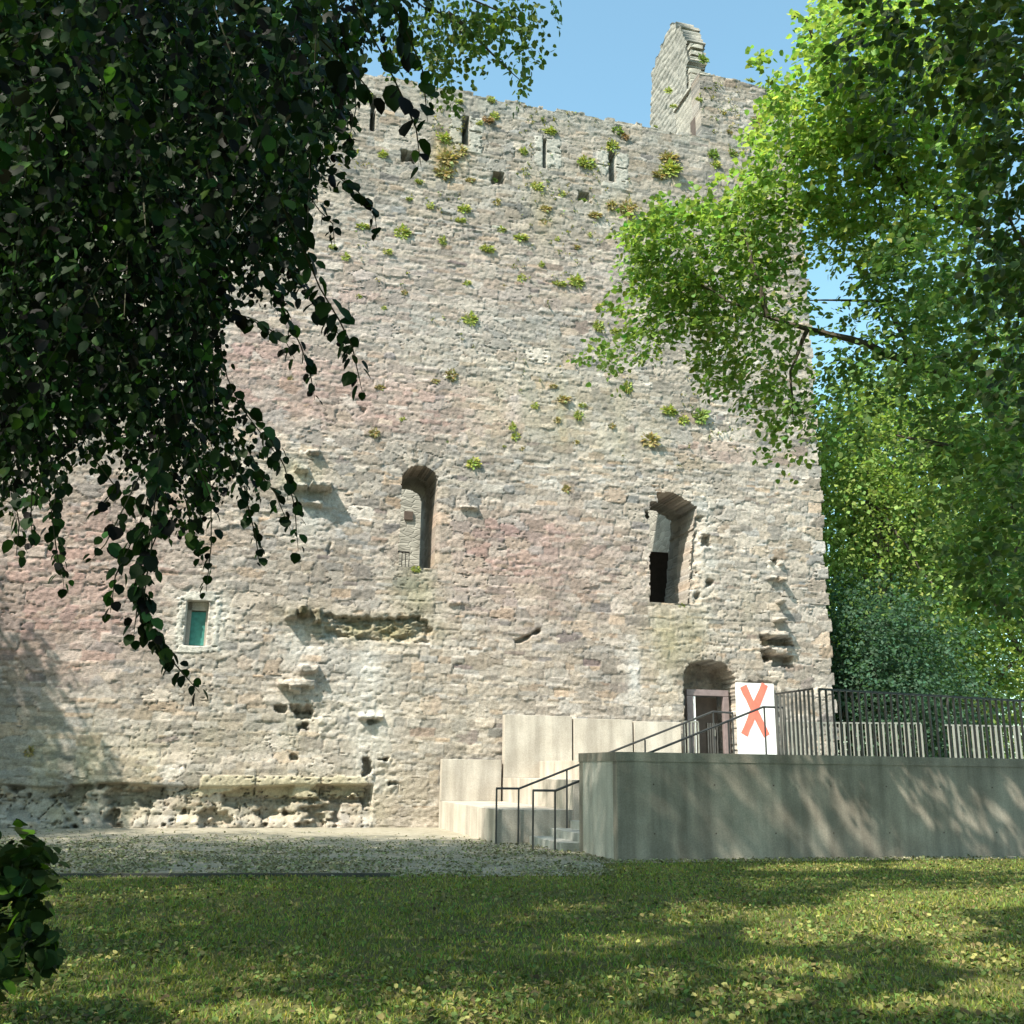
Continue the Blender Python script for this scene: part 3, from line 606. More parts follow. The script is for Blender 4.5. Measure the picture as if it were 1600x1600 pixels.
def rail_run(v, label, pts, posts, rad=.024):
    t = empty('handrail', W(pts[0][0], v, 0), label, 'handrail')
    mb = MB(); mb.tube([W(u, v, z) for u, z in pts], rad, 8); mb.build('rail', M_STEEL, t)
    for u, z0, z1 in posts: mb = MB(); mb.tube([W(u, v, z0), W(u, v, z1)], .02, 8); mb.build('post', M_STEEL, t)
    return t
sl_ = (2.89-1.14)/(5.2-.55)
rz_ = lambda u: 1.14+sl_*(u-.55)
st_z = lambda u: max(0, min(NSTEP, math.floor((u-.62)/run)+1))*rise
rail_run(8.48, 'near dark steel handrail, its foot posts closest to the lawn', [(.08, 1.14), (.55, 1.14), (5.18, 2.89), (5.66, 2.89)], [(.09, 0, 1.14), (.54, 0, 1.14), (1.12, st_z(1.12), rz_(1.12)), (2.3, st_z(2.3), rz_(2.3)), (3.5, st_z(3.5), rz_(3.5)), (4.35, st_z(4.35), rz_(4.35)), (5.2, DK, 2.89), (5.65, DK, 2.89)])
rail_run(6.45, 'far dark steel handrail, rising beside the pale concrete tiers', [(-.14, 1.14), (.37, 1.14), (5.0, 2.89), (5.5, 2.87)], [(-.13, 0, 1.14), (.36, 0, 1.14), (1.45, st_z(1.45), 1.54), (3.3, st_z(3.3), 2.22), (4.25, st_z(4.25), 2.6), (5.0, DK, 2.88), (5.49, DK, 2.87)])
panels = [(-.11, 1.56, .70, 1.80, 'low pale concrete slab leaning on the wall, lowest and leftmost of the slabs'), (1.63, 3.61, 1.33, 3.03, 'tall pale concrete slab on the wall, tallest of the slabs above the tiers'),
          (3.66, 5.44, DK, 2.98, 'pale concrete slab between the tall slab and the slab by the doorway'), (5.49, 6.95, DK, 2.94, 'pale concrete slab nearest the doorway, behind the handrail')]
for u0, u1, z0, z1, lb in panels:
    mb = MB(); mb.box(u0, u1, .12, .34, z0, z1); tag(mb.build('concrete_slab', M_PALE, None, .01), lb, 'slab', 'concrete slabs against the keep wall')
def fence(name, label, segs, z0, z1, step, wbar, dbar, mat, railmat, top=.04):
    t = empty(name, W(segs[0][0], segs[0][1], z0), label, 'railing')
    bar_me = None
    for (ua, va, ub, vb, za, zb) in segs:
        mb = MB(); mb.hexa([W(ua, va-dbar, za-top), W(ub, vb-dbar, zb-top), W(ub, vb+dbar, zb-top), W(ua, va+dbar, za-top), W(ua, va-dbar, za), W(ub, vb-dbar, zb), W(ub, vb+dbar, zb), W(ua, va+dbar, za)]); mb.build('top_rail', railmat, t)
        L = math.hypot(ub-ua, vb-va); n = max(2, int(L/step)+1)
        for k in range(n):
            f = k/(n-1); u, v = ua+(ub-ua)*f, va+(vb-va)*f; zt = za+(zb-za)*f-top
            mb = MB(); mb.box(u-wbar/2, u+wbar/2, v-dbar, v+dbar, z0, zt); mb.build('bar', mat, t)
    return t
fence('platform_railing', 'tall dark barred steel railing standing on the concrete platform wall', [(5.2, 9.0, 5.2, 10.42, 3.15, 3.15), (5.33, 10.45, 14.2, 10.45, 3.15, 2.98)], PT, 3.15, .145, .018, .03, M_BAR, M_STEEL)
fence('guard_railing', 'pale barred guard railing across the deck, behind the taller railing, nearer the keep corner', [(7.9, 4.2, 12.2, 4.2, 2.82, 2.9)], DK, 2.85, .13, .045, .012, M_GREYBAR, M_GREYBAR)
fence('guard_railing', 'pale barred guard railing far right on the deck, seen through the taller railing', [(12.75, 4.4, 15.3, 4.4, 2.86, 2.88)], DK, 2.85, .15, .06, .012, M_GREYBAR, M_GREYBAR)
fence('gate_panel', 'short pale barred railing standing left of the doorway at the slab end', [(6.98, .5, 7.42, .5, 2.98, 2.98)], DK, 2.98, .1, .035, .02, M_GREYBAR, M_GREYBAR)

#FOLIAGE#
# ------------------------------------------------------------------ leaves
T_HEART = np.array([[0, 0, 0], [.08, .34, .03], [.42, .50, .05], [.78, .36, -.02], [1.06, 0, -.12], [.78, -.36, -.02], [.42, -.50, .05], [.08, -.34, .03], [.45, 0, -.03]], float)
F_HEART = np.array([[8, k, (k+1) % 8] for k in range(8)])
T_FOLD = np.array([[0, 0, 0], [.5, .42, .09], [1.05, 0, -.05], [.5, -.42, .09]], float)
F_FOLD = np.array([[0, 2, 1], [0, 3, 2]])
T_SIX = np.array([[0, 0, 0], [.22, .42, .07], [.72, .34, .03], [1.08, 0, -.06], [.72, -.34, .03], [.22, -.42, .07]], float)
F_SIX = np.array([[0, 3, 2], [0, 2, 1], [0, 5, 4], [0, 4, 3]])
def unit(a): return a/(np.linalg.norm(a, axis=-1, keepdims=True)+1e-9)
def leaf_arrays(P, D, Nn, size, T, F):
    D = unit(D); Y = unit(np.cross(Nn, D)); Z = np.cross(D, Y); s = size[:, None, None]
    V = P[:, None]+s*(T[None, :, 0:1]*D[:, None]+T[None, :, 1:2]*Y[:, None]+T[None, :, 2:3]*Z[:, None])
    n = len(P); return V.reshape(-1, 3), (F[None]+(np.arange(n)*len(T))[:, None, None]).reshape(-1, 3)
def leaf_mesh(name, P, D, Nn, size, col, T, F, mat, parent=None, kind='stuff', origin=(0, 0, 0)):
    V, t = leaf_arrays(P, D, Nn, size, T, F)
    me = mesh_np(name, V-np.asarray(origin, float), tris=t, mat=mat, col=np.repeat(col, len(T), 0)); o = bpy.data.objects.new(name, me); sc.collection.objects.link(o)
    if parent is not None: o.parent = parent
    if kind: o['kind'] = kind
    return o
def rcol(n, c, var=.2, yellow=.12, rng=RNG):
    c = np.array(c)[None]*(1+rng.normal(0, var, (n, 1))); c[:, 0] *= 1+rng.normal(0, yellow, n); return np.clip(c, .008, .6)
def spray_leaves(cent, dirs, n_per, length, leaf, rng, droop=.5, flat=.35, width=.35):
    """Leafy twigs: n_per leaves laid along each short drooping twig."""
    n = len(cent); t = rng.random((n, n_per)); dirs = unit(dirs)
    side = unit(np.cross(dirs, np.array([0, 0, 1.])+rng.normal(0, .25, (n, 3))))
    up = np.cross(side, dirs)
    off = (rng.random((n, n_per))-.5)*2*width*(1-.45*t)
    P = cent[:, None]+dirs[:, None]*(t*length[:, None])[..., None]+side[:, None]*(off*length[:, None])[..., None]+up[:, None]*(rng.normal(0, flat*.22, (n, n_per))*length[:, None])[..., None]
    P[..., 2] -= droop*(t**2)*length[:, None]
    D = dirs[:, None]*.6+side[:, None]*np.sign(off)[..., None]*.7+rng.normal(0, .35, (n, n_per, 3)); D[..., 2] -= .45
    Nn = up[:, None]+rng.normal(0, .45, (n, n_per, 3))
    sz = leaf*rng.uniform(.65, 1.25, (n, n_per))
    return P.reshape(-1, 3), D.reshape(-1, 3), Nn.reshape(-1, 3), sz.ravel()
def limb_pts(a, b, rng, sag=0, wob=.06, n=7):
    a = np.asarray(a, float); b = np.asarray(b, float); L = np.linalg.norm(b-a); out = []
    for k in range(n):
        t = k/(n-1); p = a+(b-a)*t; p = p+(rng.normal(0, wob*L/3, 3) if 0 < k < n-1 else 0); p[2] += sag*L*math.sin(math.pi*t)*.5; out.append(p)
    return out
def crown_tree(name, label, cat, base, trunk_r, crown, rxyz, nclump, per, leaf, col, mat, seed, group=None, gap=None, clump=.9, T=T_FOLD, F=F_FOLD, limbs=14, keepout=None, coltop=None):
    """A tree: trunk, limbs and a crown of leafy clumps that leave gaps between them."""
    rng = np.random.default_rng(seed); base = np.asarray(base, float); cc = np.asarray(crown, float); rx = np.asarray(rxyz, float)
    t = empty(name, base, label, cat, group)
    q = unit(rng.normal(size=(nclump*3, 3)))*(rng.random((nclump*3, 1))**.42); q = q[q[:, 2] > -.85]
    C_ = cc+q*rx
    if gap is not None: C_ = C_[gap(C_)]
    if keepout is not None: C_ = C_[~keepout(C_)]
    C_ = C_[:nclump]; n = len(C_)
    k_ = np.repeat(np.arange(n), per//12); cen = C_[k_]+rng.normal(0, 1, (len(k_), 3))*np.array([clump, clump, clump*.55])*.55
    dirs = (cen-cc)/rx*.8+rng.normal(0, .5, cen.shape); dirs[:, 2] -= .1
    P, D, Nn, sz = spray_leaves(cen, dirs, 12, np.full(len(cen), clump*.75), leaf, rng)
    if keepout is not None:
        m = ~keepout(P); P, D, Nn, sz = P[m], D[m], Nn[m], sz[m]
    c = rcol(len(P), col, .18, .12, rng)
    leaf_mesh('foliage', P, D, Nn, sz, c, T, F, mat, t, origin=base)
    mb = MB(); top = cc+np.array([0, 0, rx[2]*.5]); tp = limb_pts(base-np.array([0, 0, .15]), top, rng, 0, .02, 8)
    mb.tube([p-base for p in tp], [trunk_r*(1.25 if k == 0 else 1)*(1-.8*k/7) for k in range(8)], 12); mb2 = mb
    me = bpy.data.meshes.new('trunk'); me.from_pydata(mb.v, [], mb.f); o = bpy.data.objects.new('trunk', me); me.materials.append(M_BARK); sc.collection.objects.link(o); o.parent = t
    for j in range(min(limbs, n)):
        e = C_[j]; st = tp[min(7, 2+j % 5)]
        if keepout is not None and keepout(((e+st)/2)[None])[0]: continue
        mb = MB(); L = limb_pts(st, e, rng, .12, .07, 6); mb.tube([p-base for p in L], [trunk_r*.32*(1-.8*k/5) for k in range(6)], 6)
        me = bpy.data.meshes.new('limb'); me.from_pydata(mb.v, [], mb.f); me.materials.append(M_BARK); o = bpy.data.objects.new('limb', me); sc.collection.objects.link(o); o.parent = t
    return t
def inpoly(x, y, poly):
    ins = np.zeros(len(x), bool); n = len(poly)
    for k in range(n):
        (x1, y1), (x2, y2) = poly[k], poly[(k+1) % n]; c = (y1 > y) != (y2 > y); xi = (x2-x1)*(y-y1)/((y2-y1) if y2 != y1 else 1e-9)+x1; ins ^= c & (x < xi)
    return ins
def seen(P, x0=-40, x1=1640, y0=-40, y1=1640):     # which points lie in front of the lens and inside the view
    x, y = proj(P); d = (P-CAMP)@F0; return (d > .3) & (x > x0) & (x < x1) & (y > y0) & (y < y1)

LIT = [(800, 1440, 50, 8), (760, 1482, 70, 12), (880, 1482, 80, 14), (900, 1420, 50, 6), (880, 1560, 100, 20), (750, 1532, 60, 14), (690, 1566, 70, 18), (830, 1596, 80, 14), (1100, 1432, 90, 12), (1000, 1470, 50, 9), (1010, 1532, 70, 16), (1180, 1560, 70, 16), (1240, 1520, 90, 14),
 (1350, 1440, 130, 20), (1500, 1402, 130, 18), (1300, 1382, 110, 9), (1450, 1462, 80, 11), (1540, 1502, 70, 15), (1250, 1470, 70, 11), (1130, 1592, 70, 13), (1420, 1572, 60, 13), (560, 1590, 60, 15), (420, 1578, 80, 15), (620, 1472, 40, 7), (1540, 1352, 120, 8), (1270, 1356, 80, 5), (1560, 1560, 60, 20), (960, 1590, 50, 10), (330, 1590, 40, 8)]
WLIT = [(1432, 1245, .34, .42), (1500, 1275, .45, .45), (1560, 1290, .5, .4), (1262, 1250, .12, .34), (1318, 1262, .16, .42), (1350, 1300, .16, .3), (1205, 1245, .09, .3), (1470, 1215, .3, .2), (1300, 1320, .14, .2), (1590, 1240, .25, .25)]
WSH = []
for px, py, a_, b_ in WLIT:
    u_, z_ = uz(px, py, 10.7); p_ = W(u_, 10.7, z_); WSH.append((p_[0]-LD[0]/LD[2]*p_[2], p_[1]-LD[1]/LD[2]*p_[2], a_, b_))
def sunny(P):                            # leaves carved out of the crowns so beams land on chosen lit patches
    k = -P[:, 2]/LD[2]; sx, sy = P[:, 0]+LD[0]*k, P[:, 1]+LD[1]*k; Gp = np.stack([sx, sy, 0*sx], -1); ok = sy > 5.2
    qx, qy = proj(Gp); wob = .6*fbm(sx, sy, .42, 711, 4); m = np.full(len(P), 9.)
    for px, py, rx, ry in LIT: m = np.minimum(m, ((qx-px)/rx)**2+((qy-py)/ry)**2)
    lit = ok & (m+wob*2.1 < 1.85)
    for x_, y_, a_, b_ in WSH: lit |= (((sx-x_)/a_)**2+((sy-y_)/b_)**2+wob < .9)
    return lit
# ------------------------------------------------------------------ the lime tree whose branches hang into the view
POLY = [(-300, -300), (800, -300), (700, 20), (650, 60), (560, 120), (548, 230), (520, 300), (480, 350), (480, 420), (470, 500), (400, 480), (350, 470), (355, 560), (340, 620), (385, 680), (430, 740), (440, 800), (380, 790), (330, 790), (310, 850), (262, 840), (240, 760), (170, 735), (110, 745), (80, 790), (20, 800), (-300, 840)]
lime_base = np.array([-7.2, 5.6, 0])
lime = empty('lime_tree', lime_base, 'big dark lime tree, its leafy branches hanging across the upper left', 'tree')
rng = np.random.default_rng(41)
strands = []                      # (list of points, leaf size, spacing)
def strand_px(pts, d, leaf=.072, sp=.034, jit=.05):
    strands.append(([at(x, y, d+k*.03) for k, (x, y) in enumerate(pts)], leaf, sp, jit))
tips = [  # the hanging twigs one can tell apart, each at its own distance
    ([(560, 20), (600, 90), (628, 150), (650, 200), (658, 262)], 4.6, .085, .07), ([(600, -20), (640, 60), (660, 110), (664, 150), (668, 190)], 5.0, .078, .05),
    ([(500, 60), (560, 120), (585, 150)], 4.8, .085, .06), ([(470, 180), (520, 270), (560, 300), (585, 330), (590, 370)], 6.4, .07, .04), ([(450, 260), (500, 330), (520, 350), (523, 388)], 6.6, .065, .04),
    ([(430, 300), (470, 380), (500, 450), (530, 500), (550, 540), (566, 612)], 4.6, .075, .045), ([(400, 330), (450, 420), (500, 480), (555, 560)], 5.3, .068, .04), ([(400, 400), (445, 490), (470, 540), (485, 585), (492, 625)], 5.6, .062, .04),
    ([(340, 480), (400, 500), (445, 530), (460, 560)], 5.8, .065, .04), ([(300, 400), (340, 520), (355, 590), (378, 640)], 6.1, .062, .045), ([(330, 600), (385, 640), (420, 680), (445, 730), (460, 790), (466, 862)], 5.6, .066, .05), ([(330, 650), (390, 720), (430, 770), (455, 830)], 5.9, .066, .05),
    ([(350, 700), (385, 780), (400, 840), (405, 880)], 5.6, .062, .04), ([(300, 700), (330, 780), (330, 850), (322, 925)], 5.2, .064, .045), ([(250, 720), (240, 800), (225, 880), (222, 960), (250, 1010), (280, 1045), (312, 1082)], 5.0, .066, .035),
    ([(250, 700), (225, 800), (200, 860), (180, 900), (172, 958)], 5.2, .066, .045), ([(220, 740), (190, 800), (165, 850), (146, 872)], 5.4, .066, .04), ([(240, 800), (235, 880), (215, 940), (208, 1000)], 5.1, .06, .04), ([(260, 800), (235, 860), (225, 930), (240, 1000), (262, 1040)], 5.0, .066, .035),
    ([(60, 740), (85, 800), (92, 850), (100, 920)], 5.8, .058, .04), ([(100, 740), (80, 800), (88, 860), (95, 900)], 5.6, .055, .035), ([(20, 760), (30, 820), (25, 868)], 5.7, .066, .04), ([(50, 760), (48, 810), (52, 850)], 6.0, .06, .04), ([(150, 720), (180, 760), (160, 800)], 5.3, .06, .03),
    ([(290, 780), (300, 830), (318, 880)], 5.3, .06, .04), ([(380, 640), (425, 700), (438, 720)], 5.8, .062, .05), ([(420, 120), (500, 180), (545, 210), (550, 250)], 5.6, .07, .05), ([(520, 20), (550, 90), (556, 170), (540, 240)], 6.0, .07, .05)]
for p, d, lf_, sp in tips: strand_px(p, d, lf_, sp*.62, .05)
while len(strands) < 2350:
    x, y = rng.uniform(-60, 760), rng.uniform(-60, 830)
    if not inpoly(np.array([x]), np.array([y]), POLY)[0]: continue
    u_ = rng.random(); d = 4.8+6.2*u_**.8 if rng.random() < .8 else rng.uniform(9, 13); d = max(d, 6.4+rng.random()) if y > 300 and rng.random() < .6 else d; L = rng.uniform(.5, 1.1); a = at(x, y, d); az = rng.normal(.06, .42, 2)
    pts = [a+np.array([az[0]*L*t, az[1]*L*t+0, .35*L-L*t]) for t in np.linspace(0, 1, 5)]
    ex, ey = proj(np.array(pts)); 
    if not inpoly(ex[1:], ey[1:], POLY).all(): continue
    strands.append((pts, rng.uniform(.045, .07), .042, .06))
LP, LD_, LN, LS, SI = [], [], [], [], []
tw_v = MB()
for si, (pts, lf_, sp, jit) in enumerate(strands):
    pts = np.array(pts); seg = np.linalg.norm(np.diff(pts, axis=0), axis=1); L = seg.sum(); n = max(4, int(L/sp)); s_at = np.linspace(.03, 1, n)*L
    cum = np.concatenate([[0], np.cumsum(seg)]); P = np.stack([np.interp(s_at, cum, pts[:, k]) for k in range(3)], -1)
    T = unit(np.gradient(P, axis=0)) if n > 2 else np.zeros_like(P)
    ang = rng.uniform(0, 2*math.pi, n); sd = np.stack([np.cos(ang), np.sin(ang), np.zeros(n)], -1)
    D = sd*.65+T*.35+rng.normal(0, .2, (n, 3)); D[:, 2] -= .75
    LP.append(P+sd*jit*rng.uniform(.1, .8, (n, 1))); LD_.append(D); Nn = sd*.8+rng.normal(0, .45, (n, 3)); Nn[:, 2] += .5; Nn[:, 1] -= .3; LN.append(Nn)
    LS.append(lf_*rng.uniform(.6, 1.3, n)*(1-.25*(s_at/L)**3)); SI.append(np.full(n, si))
    if si < 190: tw_v.tube([p-lime_base for p in pts], [.004]*(len(pts)-1)+[.0015], 3)
LP, LD_, LN, LS, SI = map(np.concatenate, (LP, LD_, LN, LS, SI))
_k = (SI < len(tips)) | ~sunny(LP) | (rng.random(len(LP)) < .55); LP, LD_, LN, LS, SI = LP[_k], LD_[_k], LN[_k], LS[_k], SI[_k]
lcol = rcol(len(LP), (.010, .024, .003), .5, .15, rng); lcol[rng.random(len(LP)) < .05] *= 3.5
px__, py__ = proj(LP); dd = (LP-CAMP)@F0; showy = LS/dd*np.where(SI < len(tips), 3, 1)*((px__ > 0) & (px__ < 900) & (py__ > 0) & (py__ < 1100)); bigl = np.argsort(-showy)[:300]
bm_ = np.zeros(len(LP), bool); bm_[bigl] = True
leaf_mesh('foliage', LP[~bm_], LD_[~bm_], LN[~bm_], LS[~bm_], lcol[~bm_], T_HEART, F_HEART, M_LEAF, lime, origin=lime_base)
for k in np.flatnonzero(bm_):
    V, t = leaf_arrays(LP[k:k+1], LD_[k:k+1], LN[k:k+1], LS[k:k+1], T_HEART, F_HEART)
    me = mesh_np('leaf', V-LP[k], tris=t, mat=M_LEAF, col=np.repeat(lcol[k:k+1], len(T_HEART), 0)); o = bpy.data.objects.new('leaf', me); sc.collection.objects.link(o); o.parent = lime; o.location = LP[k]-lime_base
me = bpy.data.meshes.new('twigs'); me.from_pydata(tw_v.v, [], tw_v.f); me.materials.append(M_TWIG); o = bpy.data.objects.new('twigs', me); sc.collection.objects.link(o); o.parent = lime; o['kind'] = 'stuff'
# its crown: overhead and to the left; nothing of it drops across the open middle of the view
def in_view_open(P):
    x, y = proj(P); d = (P-CAMP)@F0; vis_ = (d > .2) & (x > -60) & (x < 1660) & (y > -60) & (y < 1660)
    return vis_ & ~inpoly(x, y, POLY)
def crown_part(parent, base, cc, rx, nclump, per, leaf, col, mat, seed, clump=1.0, gap=None, ko=in_view_open, limbs=10, stem=None):
    rng = np.random.default_rng(seed); cc = np.asarray(cc, float); rx = np.asarray(rx, float)
    q = unit(rng.normal(size=(nclump*2, 3)))*(rng.random((nclump*2, 1))**.4); C_ = cc+q*rx; C_ = C_[~ko(C_)]
    C_ = C_[:nclump]; k_ = np.repeat(np.arange(len(C_)), per//12); cen = C_[k_]+rng.normal(0, .55, (len(k_), 3))*np.array([clump, clump, clump*.5])
    dirs = (cen-cc)/rx+rng.normal(0, .5, cen.shape); P, D, Nn, sz = spray_leaves(cen, dirs, 12, np.full(len(cen), clump*.7), leaf, rng); m = ~ko(P) & ~sunny(P); P, D, Nn, sz = P[m], D[m], Nn[m], sz[m]
    leaf_mesh('foliage', P, D, Nn, sz, rcol(len(P), col, .2, .12, rng), T_FOLD, F_FOLD, mat, parent, origin=base)
    for j in range(min(limbs, len(C_))):
        st = stem if stem is not None else cc; L = limb_pts(st, C_[j], rng, .15, .06, 7)
        if ko(np.array(L)).any(): continue
        mb = MB(); mb.tube([p-base for p in L], [.16*(1-.85*k/6) for k in range(7)], 7); me = bpy.data.meshes.new('limb'); me.from_pydata(mb.v, [], mb.f); me.materials.append(M_BARK)
        o = bpy.data.objects.new('limb', me); sc.collection.objects.link(o); o.parent = parent
mb = MB(); tp = limb_pts([0, 0, -.15], [.6, .1, 15], rng, 0, .01, 8); mb.tube(tp, [.52, .42, .38, .33, .28, .2, .12, .05], 14)
me = bpy.data.meshes.new('trunk'); me.from_pydata(mb.v, [], mb.f); me.materials.append(M_BARK); o = bpy.data.objects.new('trunk', me); sc.collection.objects.link(o); o.parent = lime
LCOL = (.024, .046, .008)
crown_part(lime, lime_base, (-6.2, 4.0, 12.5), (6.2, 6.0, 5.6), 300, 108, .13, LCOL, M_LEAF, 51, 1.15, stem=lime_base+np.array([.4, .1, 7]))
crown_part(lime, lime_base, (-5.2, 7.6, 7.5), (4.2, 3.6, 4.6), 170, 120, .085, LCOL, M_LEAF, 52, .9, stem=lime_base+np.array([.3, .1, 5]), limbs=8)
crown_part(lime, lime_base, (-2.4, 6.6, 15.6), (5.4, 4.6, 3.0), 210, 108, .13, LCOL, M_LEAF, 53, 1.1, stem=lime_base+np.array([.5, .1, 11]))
# sprigs of a farther bough against the sky, top middle; sunlit tone put into their colour
rng = np.random.default_rng(61); cen = []
for px, py, rx, ry, n in ((700, 20, 60, 40, 60), (780, 20, 60, 40, 55), (830, 20, 25, 25, 20), (820, 80, 14, 30, 14), (700, 90, 30, 40, 25), (745, 60, 40, 40, 28), (640, 60, 50, 50, 40), (818, 130, 4, 12, 3), (690, 130, 20, 15, 6)):
    for _ in range(int(n*.72)): cen.append(at(px+rng.normal(0, rx*.5), py+rng.normal(0, ry*.5), rng.uniform(12.2, 13.6)))
cen = np.array(cen); dirs = rng.normal(0, .4, cen.shape); dirs[:, 2] -= .7
P, D, Nn, sz = spray_leaves(cen, dirs, 10, np.full(len(cen), .26), .066, rng)
leaf_mesh('foliage', P, D, Nn, sz, rcol(len(P), (.10, .16, .04), .2, .12, rng), T_SIX, F_SIX, M_LEAFB, lime, origin=lime_base)
mb = MB()
for a, b in (((560, -60), (700, 40)), ((600, -60), (830, 40)), ((700, 20), (818, 130)), ((640, -20), (745, 70))): mb.tube([p-lime_base for p in limb_pts(at(*a, 12.6), at(*b, 12.9), rng, 0, .03, 6)], [.03, .022, .016, .012, .008, .004], 5)
me = bpy.data.meshes.new('limb'); me.from_pydata(mb.v, [], mb.f); me.materials.append(M_BARK); o = bpy.data.objects.new('limb', me); sc.collection.objects.link(o); o.parent = lime

# ------------------------------------------------------------------ trees beside and behind the viewer, out of frame: they throw the shade
def ko_all(P): return seen(P, -60, 1660, -60, 1660)
def shade_gap(k, th):
    return lambda C_: noise2(C_[:, 0]-.56*C_[:, 2], C_[:, 1]-.0*C_[:, 2], k, 501) < th
def out_tree(label, base, cc, rx, n, per, seed, clump=1.1, ko=in_view_open, gap=None):
    base = np.asarray(base, float); t = empty('lime_tree', base, label, 'tree', 'lime trees around the lawn')
    crown_part(t, base, cc, rx, n, per, .13, LCOL, M_LEAF, seed, clump, gap, ko, 12, base+np.array([0, 0, 5.]))
    mb = MB(); mb.tube([p-base for p in limb_pts(base-np.array([0, 0, .1]), np.asarray(cc, float)+np.array([0, 0, 2.]), np.random.default_rng(seed), 0, .01, 7)], [.5, .4, .35, .28, .2, .13, .06], 12)
    me = bpy.data.meshes.new('trunk'); me.from_pydata(mb.v, [], mb.f); me.materials.append(M_BARK); o = bpy.data.objects.new('trunk', me); sc.collection.objects.link(o); o.parent = t
    return t
out_tree('tall lime tree left of the lawn, shading the path', (-10.5, 9.0, 0), (-8.6, 9.6, 15.2), (6.6, 5.2, 4.6), 480, 120, 71)
out_tree('lime tree far left near the wall, shading the wall foot', (-19.5, 19.5, 0), (-19.4, 19.2, 8.8), (4.2, 4.0, 5.0), 560, 168, 72, clump=.9)
out_tree('lime tree behind the viewer, shading the near lawn', (.5, -5.5, 0), (-2.2, -2.0, 13.5), (6.6, 5.6, 4.4), 330, 108, 73, ko=ko_all)
out_tree('lime tree left of the path, between the lawn tree and the wall tree', (-17, 11, 0), (-15.8, 11.5, 13.6), (4.6, 4.8, 4.6), 200, 108, 74)

out_tree('broad lime tree added to dim skylight, behind the viewer to the right', (10, -7, 0), (10, -6.5, 10), (6.5, 6.5, 7), 230, 108, 75, 1.3, ko=ko_all)  # unseen trees from here on, added to cut ambient sky light
out_tree('broad lime tree added to dim skylight, behind the viewer to the left', (-9.5, -9, 0), (-9, -8.5, 9.5), (6.5, 6, 7), 230, 108, 76, 1.3, ko=ko_all)
out_tree('broad lime tree added to dim skylight, straight behind the viewer', (1, -15, 0), (1, -15, 9), (7, 5, 8), 230, 108, 77, 1.3, ko=ko_all)
# ------------------------------------------------------------------ the bright tree on the right
def px_spray(specs, dlo, dhi, n_leaf, length, leaf, rng, droop=.3):
    cen, dr = [], []
    for px, py, rx, ry, n in specs:
        a = rng.random(n)*2*math.pi; r_ = np.sqrt(rng.random(n)); x = px+rx*r_*np.cos(a); y = py+ry*r_*np.sin(a)
        for i in range(n): cen.append(at(x[i], y[i], rng.uniform(dlo, dhi))); dr.append(((x[i]-px)/rx*.5-.35, rng.normal(-.3, .5), -(y[i]-py)/ry*.35+rng.normal(0, .25)))
    return spray_leaves(np.array(cen), np.array(dr), n_leaf, rng.uniform(.6, 1.2, len(cen))*length, leaf, rng, droop=droop)
def px_tree(name, label, base, layers, boughs, seed, group=None, mat=None, dens=1.0):
    rng = np.random.default_rng(seed); base = np.asarray(base, float); t = empty(name, base, label, 'tree', group)
    for specs, dlo, dhi, nl, ln, lf_, col, T, F in layers:
        specs = [(*q[:4], int(q[4]*dens)) for q in specs]
        P, D, Nn, sz = px_spray(specs, dlo, dhi, nl, ln, lf_, rng); kp_ = ~sunny(P) | (rng.random(len(P)) < .12); P, D, Nn, sz = P[kp_], D[kp_], Nn[kp_], sz[kp_]; leaf_mesh('foliage', P, D, Nn, sz, rcol(len(P), col, .2, .14, rng), T, F, mat or M_LEAFB, t, origin=base)
    for pts, r0 in boughs:
        p0_ = at(*pts[0])
        if len(pts[0]) == 3 and pts[0][0] > 1600: pts = [(base[0]-.15, base[1]+.1, max(2.5, p0_[2]-1.6))]+list(pts)
        W_ = [at(*p) if abs(p[0]) > 40 else np.array(p, float) for p in pts]; out = []
        for a, b in zip(W_[:-1], W_[1:]): out += limb_pts(a, b, rng, 0, .035, 5)[:-1]
        out.append(W_[-1]); mb = MB(); n = len(out); mb.tube([p-base for p in out], [r0*(1-.85*k/(n-1)) for k in range(n)], 7)
        me = bpy.data.meshes.new('limb'); me.from_pydata(mb.v, [], mb.f); me.materials.append(M_BARK); o = bpy.data.objects.new('limb', me); sc.collection.objects.link(o); o.parent = t
    mb = MB(); tp = limb_pts(base-np.array([0, 0, .1]), base+np.array([-.3, .2, 14]), rng, 0, .012, 8); mb.tube([p-base for p in tp], [.5, .4, .36, .3, .25, .18, .1, .05], 12)
    me = bpy.data.meshes.new('trunk'); me.from_pydata(mb.v, [], mb.f); me.materials.append(M_BARK); o = bpy.data.objects.new('trunk', me); sc.collection.objects.link(o); o.parent = t; return t
BR = (.245, .345, .10); MID = (.125, .205, .07); DKG = (.05, .09, .025)
